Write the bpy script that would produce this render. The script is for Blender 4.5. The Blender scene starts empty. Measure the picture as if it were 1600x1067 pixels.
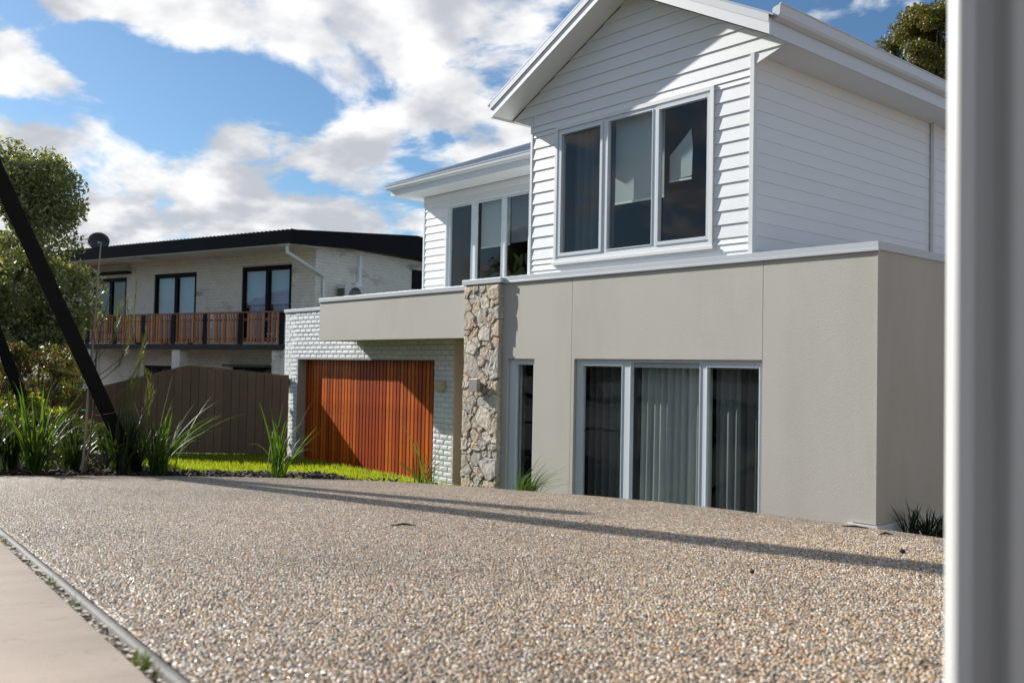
import bpy, bmesh, math, random
import numpy as np
from mathutils import Vector, Matrix
random.seed(7); rng = np.random.default_rng(7)
S = bpy.context.scene
COL = S.collection
R = math.radians

# ------------------------------------------------------------------ camera
EYE = Vector((0, 0, 1.52))
YAW, PITCH, ROLL = R(40.619), R(1.643), R(1.090)
fw = Vector((-math.cos(YAW)*math.cos(PITCH), math.sin(YAW)*math.cos(PITCH), math.sin(PITCH)))
rt = fw.cross(Vector((0, 0, 1))).normalized(); up = rt.cross(fw)
r2 = rt*math.cos(ROLL) + up*math.sin(ROLL); u2 = up*math.cos(ROLL) - rt*math.sin(ROLL)
cam = bpy.data.cameras.new('camera'); co = bpy.data.objects.new('camera', cam); COL.objects.link(co)
m = Matrix((r2, u2, -fw)).transposed().to_4x4(); m.translation = EYE; co.matrix_world = m
cam.sensor_width = 36; cam.lens = 1447.44/1600*36; cam.clip_start = 0.05; cam.clip_end = 3000
cam.dof.use_dof = True; cam.dof.focus_distance = 7.0; cam.dof.aperture_fstop = 6.0
S.camera = co
FD = Vector((-math.cos(YAW), math.sin(YAW), 0)); RD = Vector((math.sin(YAW), math.cos(YAW), 0))

# ------------------------------------------------------------------ world, sun, exposure
SUN_AZ, SUN_EL = R(15), R(28)      # the light travels towards +X, a little +Y
sd_ = Vector((math.cos(SUN_EL)*math.cos(SUN_AZ), math.cos(SUN_EL)*math.sin(SUN_AZ), -math.sin(SUN_EL)))
W = bpy.data.worlds.new('World'); S.world = W; W.use_nodes = True
def N(nt, typ, **kw):
    n = nt.nodes.new(typ)
    for k, v in kw.items():
        if k.startswith('i_'):
            n.inputs[k[2:].replace('_', ' ')].default_value = v
        else: setattr(n, k, v)
    return n
nt = W.node_tree; nt.nodes.clear(); lk = nt.links.new
sky = N(nt, 'ShaderNodeTexSky', sky_type='NISHITA'); sky.sun_disc = False
sky.sun_elevation = SUN_EL
# direction to the sun: (-cos az, -sin az); sky rotation is measured clockwise from +Y
sky.sun_rotation = math.atan2(-math.cos(SUN_AZ), -math.sin(SUN_AZ)) % (2*math.pi)
sky.air_density = 1.0; sky.dust_density = 0.5; sky.ozone_density = 4.0
tc = N(nt, 'ShaderNodeTexCoord'); sx = N(nt, 'ShaderNodeSeparateXYZ'); lk(tc.outputs['Generated'], sx.inputs[0])
def M(nt, op, a, b=None, clamp=False):
    n = nt.nodes.new('ShaderNodeMath'); n.operation = op; n.use_clamp = clamp
    for i, v in enumerate((a, b)):
        if v is None: continue
        if isinstance(v, (int, float)): n.inputs[i].default_value = v
        else: nt.links.new(v, n.inputs[i])
    return n.outputs[0]
zc = M(nt, 'ADD', M(nt, 'MAXIMUM', sx.outputs[2], 0.0), 0.30)
cx = N(nt, 'ShaderNodeCombineXYZ'); lk(M(nt, 'DIVIDE', sx.outputs[0], zc), cx.inputs[0]); lk(M(nt, 'DIVIDE', sx.outputs[1], zc), cx.inputs[1])
mp = N(nt, 'ShaderNodeMapping'); lk(cx.outputs[0], mp.inputs[0]); mp.inputs['Location'].default_value = (3.1, 1.7, 0)
n1 = N(nt, 'ShaderNodeTexNoise', i_Scale=2.9, i_Detail=12.0, i_Roughness=0.56, i_Distortion=0.3); lk(mp.outputs[0], n1.inputs['Vector'])
n2 = N(nt, 'ShaderNodeTexNoise', i_Scale=9.0, i_Detail=5.0, i_Roughness=0.5); lk(mp.outputs[0], n2.inputs['Vector'])
# broad cloud banks and clear gaps, given as directions of the sky
def lobe(v, width, amt):
    d = Vector(v).normalized()
    dp = N(nt, 'ShaderNodeVectorMath', operation='DOT_PRODUCT'); lk(tc.outputs['Generated'], dp.inputs[0]); dp.inputs[1].default_value = d
    return M(nt, 'MULTIPLY', M(nt, 'POWER', M(nt, 'MAXIMUM', dp.outputs['Value'], 0.0), width), amt)
bias = None
def pixdir(x, y):
    return ((x-800)/1447.44*r2 - (y-533.5)/1447.44*u2 + fw)
for (x, y, w, a) in [(0, 5, 1150, -0.255), (66, 5, 1150, -0.036), (132, 5, 1150, 0.365), (198, 5, 1150, 0.139), (264, 5, 1150, 0.021), (330, 5, 1150, -0.016), (396, 5, 1150, -0.014), (528, 5, 1150, 0.118), (594, 5, 1150, 0.058), (660, 5, 1150, 0.085), (726, 5, 1150, 0.073), (792, 5, 1150, 0.09), (858, 5, 1150, 0.105), (0, 65, 1150, 0.042), (66, 65, 1150, -0.105), (132, 65, 1150, -0.245), (198, 65, 1150, -0.21), (264, 65, 1150, 0.156), (330, 65, 1150, 0.267), (396, 65, 1150, 0.245), (462, 65, 1150, 0.176), (528, 65, 1150, -0.029), (594, 65, 1150, 0.061), (660, 65, 1150, 0.032), (726, 65, 1150, 0.053), (858, 65, 1150, 0.034), (0, 120, 1150, 0.261), (66, 120, 1150, 0.365), (132, 120, 1150, 0.18), (198, 120, 1150, -0.084), (264, 120, 1150, 0.052), (330, 120, 1150, -0.463), (396, 120, 1150, -0.302), (462, 120, 1150, -0.029), (528, 120, 1150, 0.024), (594, 120, 1150, 0.088), (660, 120, 1150, -0.018), (726, 120, 1150, 0.056), (792, 120, 1150, 0.1), (858, 120, 1150, 0.108), (0, 172, 1150, -0.26), (66, 172, 1150, -0.505), (132, 172, 1150, 0.035), (198, 172, 1150, 0.068), (264, 172, 1150, -0.022), (330, 172, 1150, 0.372), (396, 172, 1150, 0.162), (462, 172, 1150, -0.288), (528, 172, 1150, 0.061), (594, 172, 1150, -0.021), (660, 172, 1150, 0.199), (726, 172, 1150, 0.028), (792, 172, 1150, -0.049), (0, 225, 1150, 0.326), (66, 225, 1150, 0.308), (132, 225, 1150, 0.155), (198, 225, 1150, 0.081), (264, 225, 1150, -0.42), (330, 225, 1150, -0.105), (396, 225, 1150, 0.149), (462, 225, 1150, 0.373), (528, 225, 1150, 0.181), (594, 225, 1150, 0.1), (660, 225, 1150, -0.242), (726, 225, 1150, 0.093), (792, 225, 1150, 0.129), (858, 225, 1150, 0.122), (0, 278, 1150, -0.134), (66, 278, 1150, -0.079), (132, 278, 1150, -0.095), (264, 278, 1150, 0.371), (330, 278, 1150, 0.051), (396, 278, 1150, -0.169), (462, 278, 1150, -0.421), (528, 278, 1150, -0.115), (594, 278, 1150, 0.077), (660, 278, 1150, 0.075), (726, 278, 1150, 0.048), (792, 278, 1150, -0.039), (858, 278, 1150, 0.018), (0, 340, 1150, 0.185), (66, 340, 1150, 0.095), (132, 340, 1150, 0.106), (198, 340, 1150, 0.177), (264, 340, 1150, -0.161), (330, 340, 1150, 0.095), (396, 340, 1150, 0.202), (462, 340, 1150, 0.22), (528, 340, 1150, 0.162), (594, 340, 1150, 0.084), (660, 340, 1150, 0.111), (726, 340, 1150, 0.106), (792, 340, 1150, 0.116), (858, 340, 1150, 0.152), (1060, 10, 1150, -0.169), (1180, 20, 1150, -0.239), (1250, 35, 1150, 0.173), (1320, 10, 1150, 0.168), (1400, 20, 1150, 0.115), (1450, 50, 1150, 0.191), (1300, 95, 1150, -0.27), (1400, 110, 1150, -0.225), (1550, 40, 1150, -0.192), (1600, 200, 6, -0.07)]:
    t = lobe(pixdir(x, y), w, a); bias = t if bias is None else M(nt, 'ADD', bias, t)
dens = M(nt, 'ADD', M(nt, 'SUBTRACT', M(nt, 'MULTIPLY', n1.outputs['Fac'], 1.55), .275), bias)
mr = N(nt, 'ShaderNodeMapRange', interpolation_type='SMOOTHSTEP'); lk(dens, mr.inputs['Value']); mr.inputs['From Min'].default_value = .49; mr.inputs['From Max'].default_value = .64
mask = mr.outputs[0]
# thicker parts of a cloud are greyer; a second sample shifted towards the sun gives the lit rims
mp2 = N(nt, 'ShaderNodeMapping'); lk(mp.outputs[0], mp2.inputs[0]); mp2.inputs['Location'].default_value = (-.10, -.03, 0)
n3 = N(nt, 'ShaderNodeTexNoise', i_Scale=2.9, i_Detail=4.0, i_Roughness=0.5, i_Distortion=0.3); lk(mp2.outputs[0], n3.inputs['Vector'])
ms = N(nt, 'ShaderNodeMapRange', interpolation_type='SMOOTHSTEP'); lk(M(nt, 'ADD', M(nt, 'MULTIPLY', n3.outputs['Fac'], .75), M(nt, 'MULTIPLY', n2.outputs['Fac'], .35)), ms.inputs['Value'])
ms.inputs['From Min'].default_value = .47; ms.inputs['From Max'].default_value = .66; ms.inputs['To Min'].default_value = 1; ms.inputs['To Max'].default_value = .12
cc = N(nt, 'ShaderNodeMix', data_type='RGBA'); lk(ms.outputs[0], cc.inputs[0]); cc.inputs[6].default_value = (3.5, 3.75, 4.2, 1); cc.inputs[7].default_value = (7.6, 7.6, 7.6, 1)
mx = N(nt, 'ShaderNodeMix', data_type='RGBA'); lk(mask, mx.inputs[0]); tint = N(nt, 'ShaderNodeVectorMath', operation='MULTIPLY'); lk(sky.outputs[0], tint.inputs[0]); tint.inputs[1].default_value = (.62, .75, .80); lk(tint.outputs[0], mx.inputs[6]); lk(cc.outputs[2], mx.inputs[7])
bg = N(nt, 'ShaderNodeBackground', i_Strength=0.080); lk(mx.outputs[2], bg.inputs[0])
wo = N(nt, 'ShaderNodeOutputWorld'); lk(bg.outputs[0], wo.inputs[0])

sl = bpy.data.lights.new('sun', 'SUN'); sl.energy = 4.6; sl.angle = R(0.53); sl.color = (1, .965, .91)
so = bpy.data.objects.new('sun', sl); COL.objects.link(so); so.rotation_euler = sd_.to_track_quat('-Z', 'Y').to_euler()
S.view_settings.view_transform = 'Standard'; S.view_settings.look = 'None'; S.view_settings.gamma = 1
S.view_settings.use_curve_mapping = False; S.view_settings.exposure = 0.80
S.cycles.max_bounces = 6; S.cycles.transparent_max_bounces = 12

# ------------------------------------------------------------------ materials
def ramp(nt, fac, stops, interp='LINEAR'):
    r = nt.nodes.new('ShaderNodeValToRGB'); r.color_ramp.interpolation = interp
    e = r.color_ramp.elements
    while len(e) < len(stops): e.new(0.5)
    for q, (p, c) in zip(e, stops): q.position = p; q.color = (*c, 1)
    nt.links.new(fac, r.inputs[0]); return r.outputs[0]
def mat(name, col, rough=.6, var=.12, vscale=3, bump=0, bscale=60, metal=0, objvar=0, spec=.5, coords='Object', dirt=None, trans=0, hue=None):
    m = bpy.data.materials.new(name); m.use_nodes = True; nt = m.node_tree; b = nt.nodes['Principled BSDF']; lk = nt.links.new
    b.inputs['Roughness'].default_value = rough; b.inputs['Metallic'].default_value = metal; b.inputs['Specular IOR Level'].default_value = spec
    tc = nt.nodes.new('ShaderNodeTexCoord'); v = tc.outputs['Object' if coords == 'World' else coords]
    if coords == 'World':
        v = nt.nodes.new('ShaderNodeNewGeometry').outputs['Position']
    no = nt.nodes.new('ShaderNodeTexNoise'); no.inputs['Scale'].default_value = vscale; no.inputs['Detail'].default_value = 6; lk(v, no.inputs['Vector'])
    f = M(nt, 'ADD', M(nt, 'MULTIPLY', no.outputs['Fac'], 2*var), 1-var)
    if objvar:
        oi = nt.nodes.new('ShaderNodeObjectInfo')
        f = M(nt, 'MULTIPLY', f, M(nt, 'ADD', M(nt, 'MULTIPLY', oi.outputs['Random'], 2*objvar), 1-objvar))
    if hue:
        oi2 = nt.nodes.new('ShaderNodeObjectInfo'); src = ramp(nt, oi2.outputs['Random'], hue, 'CONSTANT')
    else:
        rgb = nt.nodes.new('ShaderNodeRGB'); rgb.outputs[0].default_value = (*col, 1); src = rgb.outputs[0]
    vm = nt.nodes.new('ShaderNodeVectorMath'); vm.operation = 'SCALE'; lk(src, vm.inputs[0]); lk(f, vm.inputs['Scale'])
    out = vm.outputs[0]
    if dirt:      # (colour, scale xyz, threshold lo, hi)
        mpn = nt.nodes.new('ShaderNodeMapping'); lk(v, mpn.inputs[0]); mpn.inputs['Scale'].default_value = dirt[1]
        dn = nt.nodes.new('ShaderNodeTexNoise'); dn.inputs['Scale'].default_value = 1; dn.inputs['Detail'].default_value = 8; dn.inputs['Roughness'].default_value = .65; lk(mpn.outputs[0], dn.inputs['Vector'])
        mrn = nt.nodes.new('ShaderNodeMapRange'); mrn.inputs['From Min'].default_value = dirt[2]; mrn.inputs['From Max'].default_value = dirt[3]; lk(dn.outputs['Fac'], mrn.inputs['Value'])
        mix = nt.nodes.new('ShaderNodeMix'); mix.data_type = 'RGBA'; lk(mrn.outputs[0], mix.inputs[0]); lk(out, mix.inputs[6]); mix.inputs[7].default_value = (*dirt[0], 1); out = mix.outputs[2]
    lk(out, b.inputs['Base Color'])
    if bump:
        bn = nt.nodes.new('ShaderNodeTexNoise'); bn.inputs['Scale'].default_value = bscale; bn.inputs['Detail'].default_value = 4; lk(v, bn.inputs['Vector'])
        bp = nt.nodes.new('ShaderNodeBump'); bp.inputs['Strength'].default_value = 1; bp.inputs['Distance'].default_value = bump; lk(bn.outputs['Fac'], bp.inputs['Height']); lk(bp.outputs[0], b.inputs['Normal'])
    if trans:
        tr = nt.nodes.new('ShaderNodeBsdfTranslucent'); vm2 = nt.nodes.new('ShaderNodeVectorMath'); vm2.operation = 'MULTIPLY'; lk(out, vm2.inputs[0]); vm2.inputs[1].default_value = (1.7, 1.6, .6); lk(vm2.outputs[0], tr.inputs[0])
        ms = nt.nodes.new('ShaderNodeMixShader'); ms.inputs[0].default_value = trans; lk(b.outputs[0], ms.inputs[1]); lk(tr.outputs[0], ms.inputs[2]); lk(ms.outputs[0], nt.nodes['Material Output'].inputs[0])
    return m
def glassmat(name, tint, refl=.06):
    m = bpy.data.materials.new(name); m.use_nodes = True; nt = m.node_tree; nt.nodes.clear(); lk = nt.links.new
    t = N(nt, 'ShaderNodeBsdfTransparent'); t.inputs[0].default_value = (*tint, 1)
    g = N(nt, 'ShaderNodeBsdfGlossy'); g.inputs['Roughness'].default_value = .0
    nz = N(nt, 'ShaderNodeTexNoise', i_Scale=1.2, i_Detail=1.0); tc = N(nt, 'ShaderNodeTexCoord'); lk(tc.outputs['Object'], nz.inputs['Vector'])
    bp = N(nt, 'ShaderNodeBump'); bp.inputs['Distance'].default_value = .004; lk(nz.outputs['Fac'], bp.inputs['Height']); lk(bp.outputs[0], g.inputs['Normal'])
    fr = N(nt, 'ShaderNodeFresnel', i_IOR=1.5); mi = N(nt, 'ShaderNodeMixShader'); geo = N(nt, 'ShaderNodeNewGeometry')
    lk(M(nt, 'MULTIPLY', M(nt, 'ADD', fr.outputs[0], refl, True), M(nt, 'SUBTRACT', 1.0, geo.outputs['Backfacing'])), mi.inputs[0])
    lk(t.outputs[0], mi.inputs[1]); lk(g.outputs[0], mi.inputs[2]); o = N(nt, 'ShaderNodeOutputMaterial'); lk(mi.outputs[0], o.inputs[0]); return m
PEB = [(0, (0.05, 0.039, 0.028)), (0.09, (0.424, 0.315, 0.207)), (0.27, (0.586, 0.474, 0.356)), (0.38, (0.222, 0.169, 0.118)), (0.52, (0.505, 0.32, 0.14)), (0.63, (0.606, 0.504, 0.394)), (0.72, (0.243, 0.213, 0.179)), (0.83, (0.363, 0.242, 0.14)), (0.92, (0.464, 0.184, 0.056)), (0.945, (0.858, 0.795, 0.703))]
def gravelmat():
    m = bpy.data.materials.new('exposed_aggregate'); m.use_nodes = True; nt = m.node_tree; b = nt.nodes['Principled BSDF']; lk = nt.links.new
    pos = nt.nodes.new('ShaderNodeNewGeometry').outputs['Position']
    nz = N(nt, 'ShaderNodeTexNoise', i_Scale=60.0, i_Detail=2.0); lk(pos, nz.inputs['Vector'])
    off = N(nt, 'ShaderNodeVectorMath', operation='MULTIPLY_ADD'); lk(nz.outputs['Color'], off.inputs[0]); off.inputs[1].default_value = (.006, .006, 0); lk(pos, off.inputs[2])
    fl = N(nt, 'ShaderNodeVectorMath', operation='MULTIPLY'); lk(off.outputs[0], fl.inputs[0]); fl.inputs[1].default_value = (1, 1, 0)
    vo = N(nt, 'ShaderNodeTexVoronoi', i_Scale=112.0, feature='F1'); lk(fl.outputs[0], vo.inputs['Vector'])
    sp = N(nt, 'ShaderNodeSeparateColor'); lk(vo.outputs['Color'], sp.inputs[0])
    c = ramp(nt, sp.outputs[0], PEB, 'CONSTANT')
    ed = N(nt, 'ShaderNodeMapRange'); lk(vo.outputs['Distance'], ed.inputs['Value']); ed.inputs['From Min'].default_value = .42; ed.inputs['From Max'].default_value = .68
    mix = N(nt, 'ShaderNodeMix', data_type='RGBA'); lk(ed.outputs[0], mix.inputs[0]); lk(c, mix.inputs[6]); mix.inputs[7].default_value = (.085, .068, .05, 1)
    st = N(nt, 'ShaderNodeTexNoise', i_Scale=.9, i_Detail=5.0, i_Roughness=.6); lk(pos, st.inputs['Vector'])
    sc = N(nt, 'ShaderNodeVectorMath', operation='SCALE'); lk(mix.outputs[2], sc.inputs[0]); lk(M(nt, 'ADD', M(nt, 'MULTIPLY', st.outputs['Fac'], .9), .70), sc.inputs['Scale'])
    lk(sc.outputs[0], b.inputs['Base Color'])
    lk(M(nt, 'ADD', M(nt, 'MULTIPLY', sp.outputs[1], .6), .12), b.inputs['Roughness'])
    bp = N(nt, 'ShaderNodeBump'); bp.inputs['Distance'].default_value = .008; bp.invert = True; lk(vo.outputs['Distance'], bp.inputs['Height']); lk(bp.outputs[0], b.inputs['Normal'])
    return m
def pebblemat():
    m = bpy.data.materials.new('pebble'); m.use_nodes = True; nt = m.node_tree; b = nt.nodes['Principled BSDF']; lk = nt.links.new
    oi = N(nt, 'ShaderNodeObjectInfo'); c = ramp(nt, oi.outputs['Random'], PEB, 'CONSTANT')
    tc = N(nt, 'ShaderNodeTexCoord'); nz = N(nt, 'ShaderNodeTexNoise', i_Scale=2.0, i_Detail=4.0); lk(tc.outputs['Object'], nz.inputs['Vector'])
    sc = N(nt, 'ShaderNodeVectorMath', operation='SCALE'); lk(c, sc.inputs[0]); gpo = N(nt, 'ShaderNodeNewGeometry'); st = N(nt, 'ShaderNodeTexNoise', i_Scale=.9, i_Detail=5.0, i_Roughness=.6); lk(gpo.outputs['Position'], st.inputs['Vector'])
    lk(M(nt, 'MULTIPLY', M(nt, 'ADD', nz.outputs['Fac'], .5), M(nt, 'ADD', M(nt, 'MULTIPLY', st.outputs['Fac'], .9), .58)), sc.inputs['Scale']); lk(sc.outputs[0], b.inputs['Base Color'])
    wn = N(nt, 'ShaderNodeTexWhiteNoise', noise_dimensions='1D'); lk(oi.outputs['Random'], wn.inputs['W'])
    lk(M(nt, 'ADD', M(nt, 'MULTIPLY', wn.outputs['Value'], .6), .10), b.inputs['Roughness']); return m
white = mat('white_paint', (.70, .715, .72), .45, .03, 2, .0006, 180)
whiteshade = mat('white_trim', (.74, .76, .78), .35, .03, 2)
board_m = mat('weatherboard_paint', (.74, .76, .765), .5, .03, 1.5, .0008, 40, objvar=.02, dirt=((.6, .59, .56), (2, 2, 9), .66, .9))
alu = mat('white_aluminium', (.62, .67, .70), .3, .03, 2)
render_m = mat('taupe_render', (.49, .462, .40), .85, .06, .9, .0035, 90, coords='World', dirt=((.42, .395, .335), (1.1, 1.1, .30), .50, .80))
cap_m = mat('coping_metal', (.50, .53, .55), .4, .04, 2)
block_m = mat('white_block', (.70, .72, .73), .7, .08, 12, .004, 45, objvar=.05)
mortar_m = mat('mortar', (.55, .56, .56), .9, .1, 8, .002, 80)
beige_m = mat('beige_block', (.74, .60, .47), .8, .06, 5, .002, 60)
cedar = mat('cedar_batten', (.36, .10, .022), .45, .3, 6, .0008, 70, objvar=.22, spec=.25, hue=[(0, (.46, .085, .008)), (.3, (.35, .058, .007)), (.55, (.54, .118, .010)), (.75, (.30, .045, .006)), (.9, (.44, .098, .012))])
dark = mat('dark_gap', (.02, .018, .016), .8)
soffit_m = mat('soffit', (.76, .77, .76), .6, .03, 2)
gutter_m = mat('gutter_white', (.64, .66, .67), .35, .03, 2)
roofmetal = mat('roof_metal', (.30, .34, .40), .4, .05, 2, metal=.2)
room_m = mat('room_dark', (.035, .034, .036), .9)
room_floor = mat('room_floor', (.10, .07, .045), .6)
curtain_m = mat('sheer_curtain', (.46, .48, .455), .8, .08, 4, trans=0)
curtaindark = mat('dark_curtain', (.09, .092, .092), .8, .08, 4)
blind_m = mat('roller_blind', (.44, .47, .465), .7, .04, 3)
blindblue = mat('pale_blind', (.50, .68, .80), .7, .05, 3)
blindbot = mat('blind_bar', (.75, .75, .74), .5)
glass = glassmat('window_glass', (.90, .93, .93), .0)
glass2 = glassmat('far_window_glass', (.88, .92, .95), .03)
stone_m = mat('wall_stone', (.4, .35, .28), .85, .30, 7, .014, 16, objvar=.14, hue=[(0, (.56, .46, .35)), (.2, (.48, .42, .34)), (.38, (.60, .53, .43)), (.55, (.43, .39, .34)), (.68, (.52, .42, .29)), (.8, (.47, .43, .38)), (.9, (.44, .33, .23))])
stonemortar = mat('stone_mortar', (.32, .28, .235), .95, .2, 20, .006, 60)
steel = mat('brushed_steel', (.36, .34, .31), .45, .06, 5, metal=.6)
lampbeige = mat('lamp_beige', (.55, .45, .33), .6)
oldblock = mat('old_painted_brick', (.74, .70, .62), .85, .15, 3, .003, 50, dirt=((.13, .12, .11), (.55, .55, 1.6), .57, .74))
oldmortar = mat('old_mortar', (.50, .47, .41), .9, .15, 3)
blackpaint = mat('black_paint', (.006, .006, .007), .6, .3, 6, .001, 50, dirt=((.14, .13, .13), (1.5, 1.5, 7), .72, .8), spec=.12)
beam_m = mat('black_beam_paint', (.006, .006, .007), .6, .3, 6, .0015, 30, spec=.15)
slat_m = mat('balcony_timber', (.20, .08, .045), .7, .25, 5, .001, 40, hue=[(0, (.42, .16, .06)), (.3, (.28, .11, .055)), (.6, (.52, .22, .07)), (.85, (.19, .09, .07))])
deck_m = mat('deck_grey', (.03, .026, .023), .8, .3, 3)
fence_m = mat('fence_brown', (.165, .105, .07), .6, .14, 4, .001, 50, objvar=.14)
concrete = mat('path_concrete', (.38, .305, .24), .85, .2, 7, .0007, 300, coords='World', dirt=((.22, .19, .165), (14, 14, 14), .58, .76))
edgecon = mat('edge_concrete', (.105, .098, .088), .75, .2, 14, .0015, 120, coords='World')
crack_m = mat('joint_dirt', (.05, .042, .03), .95, .3, 20, .004, 90)
jstone = mat('joint_stone', (.46, .39, .30), .7, .3, 12)
soil = mat('soil', (.055, .04, .03), .95, .35, 4, .01, 20, coords='World')
mulch_m = mat('bark_chip', (.030, .017, .012), .85, .4, 8)
lawn_base = mat('lawn_ground', (.06, .085, .018), .95, .3, 2, coords='World')
grass_m = mat('grass_blade', (.235, .30, .03), .5, .35, 1.2, trans=.5, coords='World')
streetgrass = mat('verge_green', (.06, .09, .02), .95, .3, .5, coords='World')
gravel_m = gravelmat(); pebble_m = pebblemat()
def leafmat(name, col, var=.35, tr=.35, rough=.45, vs=2.0):
    return mat(name, col, rough, var, vs, trans=tr, coords='World', spec=.4)
leaf_tree = leafmat('tree_leaf', (.16, .185, .085)); leaf_tree_pale = leafmat('tree_leaf_pale', (.34, .36, .19))
leaf_far = leafmat('far_leaf', (.115, .11, .016), tr=.25); leaf_yel = leafmat('yellow_leaf', (.22, .25, .02), tr=.5)
leaf_red = leafmat('red_leaf', (.115, .045, .032), tr=.35); leaf_mid = leafmat('mid_leaf', (.09, .12, .025), tr=.35)
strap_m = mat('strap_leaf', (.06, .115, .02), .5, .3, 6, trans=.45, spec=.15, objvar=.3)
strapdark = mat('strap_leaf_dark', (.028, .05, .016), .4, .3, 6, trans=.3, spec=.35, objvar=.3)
needle_m = leafmat('needle', (.13, .15, .045), tr=.3)
bark = mat('bark', (.12, .095, .07), .9, .3, 8, .01, 30); stake_m = mat('stake_timber', (.30, .24, .19), .8, .25, 10, .002, 60)
tie_m = mat('green_tie', (.01, .28, .10), .4)
brown_brick = mat('brown_brick', (.20, .09, .06), .85, .2, 4); tile_m = mat('terracotta', (.16, .06, .05), .8, .2, 4)
asphalt = mat('asphalt', (.05, .05, .052), .9, .2, 3, .002, 200, coords='World')
hedge_m = leafmat('hedge_leaf', (.04, .06, .015))

# ------------------------------------------------------------------ helpers
def tag(o, label=None, cat=None, group=None, kind=None):
    if label: o['label'] = label
    if cat: o['category'] = cat
    if group: o['group'] = group
    if kind: o['kind'] = kind
    return o
def empty(name, loc=(0, 0, 0), label=None, cat=None, group=None):
    o = bpy.data.objects.new(name, None); COL.objects.link(o); o.location = loc; o.empty_display_size = .2
    return tag(o, label, cat, group)
def link(name, me, m, parent=None, loc=None):
    o = bpy.data.objects.new(name, me); COL.objects.link(o)
    if m is not None and not me.materials: me.materials.append(m)
    if parent is not None:
        o.parent = parent
        base = Vector((0, 0, 0)); p = parent
        while p is not None: base += p.location; p = p.parent
        o.location = (Vector(loc) if loc is not None else Vector((0, 0, 0))) - base
    elif loc is not None: o.location = loc
    return o
class MB:
    def __init__(s): s.v = []; s.f = []
    def add(s, vs, fs):
        n = len(s.v); s.v += [tuple(v) for v in vs]; s.f += [tuple(i+n for i in f) for f in fs]; return s
    def box(s, x0, x1, y0, y1, z0, z1):
        return s.add([(x0,y0,z0),(x1,y0,z0),(x1,y1,z0),(x0,y1,z0),(x0,y0,z1),(x1,y0,z1),(x1,y1,z1),(x0,y1,z1)],
                     [(0,3,2,1),(4,5,6,7),(0,1,5,4),(1,2,6,5),(2,3,7,6),(3,0,4,7)])
    def prism(s, poly, d):     # extrude a planar polygon by vector d
        n = len(poly); a = [Vector(p) for p in poly]; b = [p+Vector(d) for p in a]
        return s.add(a+b, [tuple(range(n))[::-1], tuple(range(n, 2*n))] + [(i, (i+1) % n, n+(i+1) % n, n+i) for i in range(n)])
    def tube(s, pts, rad, k=8):
        pts = [Vector(p) for p in pts]; n0 = len(s.v); rings = []
        for i, p in enumerate(pts):
            t = (pts[min(i+1, len(pts)-1)] - pts[max(i-1, 0)]).normalized()
            a = t.cross(Vector((0, 0, 1)));
            if a.length < .01: a = t.cross(Vector((1, 0, 0)))
            a.normalize(); b = t.cross(a); r = rad[i] if isinstance(rad, (list, tuple)) else rad
            rings.append([p + a*math.cos(2*math.pi*j/k)*r + b*math.sin(2*math.pi*j/k)*r for j in range(k)])
        vs = [v for r_ in rings for v in r_]; fs = []
        for i in range(len(pts)-1):
            for j in range(k): fs.append((i*k+j, i*k+(j+1) % k, (i+1)*k+(j+1) % k, (i+1)*k+j))
        fs += [tuple(range(k))[::-1], tuple(range((len(pts)-1)*k, len(pts)*k))]
        return s.add(vs, fs)
    def mesh(s, name):
        me = bpy.data.meshes.new(name); me.from_pydata(s.v, [], s.f); me.update()
        bm = bmesh.new(); bm.from_mesh(me); bmesh.ops.recalc_face_normals(bm, faces=bm.faces); bm.to_mesh(me); bm.free(); return me
    def build(s, name, m, parent=None, smooth=False, bevel=0, loc=None, kind=None):
        me = s.mesh(name)
        if smooth: me.polygons.foreach_set('use_smooth', [True]*len(me.polygons))
        o = link(name, me, m, parent, loc)
        if bevel: b = o.modifiers.new('b', 'BEVEL'); b.width = bevel; b.segments = 2; b.limit_method = 'ANGLE'
        if kind: o['kind'] = kind
        return o
def fastmesh(name, verts, quads):
    me = bpy.data.meshes.new(name); n = len(verts); k = quads.shape[1]
    me.vertices.add(n); me.vertices.foreach_set('co', np.asarray(verts, dtype=np.float32).ravel())
    me.loops.add(quads.size); me.loops.foreach_set('vertex_index', quads.ravel().astype(np.int32))
    me.polygons.add(len(quads)); me.polygons.foreach_set('loop_start', np.arange(0, quads.size, k, dtype=np.int32)); me.polygons.foreach_set('loop_total', np.full(len(quads), k, dtype=np.int32))
    me.update(calc_edges=True); return me
def grid_boxes(mb, x0, x1, z0, z1, ya, yb, holes):
    """wall slab in an X-Z plane with rectangular holes"""
    xs = sorted({x0, x1, *[h for q in holes for h in q[:2] if x0 < h < x1]}); zs = sorted({z0, z1, *[h for q in holes for h in q[2:] if z0 < h < z1]})
    for i in range(len(xs)-1):
        run = None
        for j in range(len(zs)-1):
            cxm, czm = (xs[i]+xs[i+1])/2, (zs[j]+zs[j+1])/2
            inh = any(h[0] < cxm < h[1] and h[2] < czm < h[3] for h in holes)
            if not inh: run = (run[0], zs[j+1]) if run else (zs[j], zs[j+1])
            if inh or j == len(zs)-2:
                if run: mb.box(xs[i], xs[i+1], ya, yb, *run)
                run = None
    return mb

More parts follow.
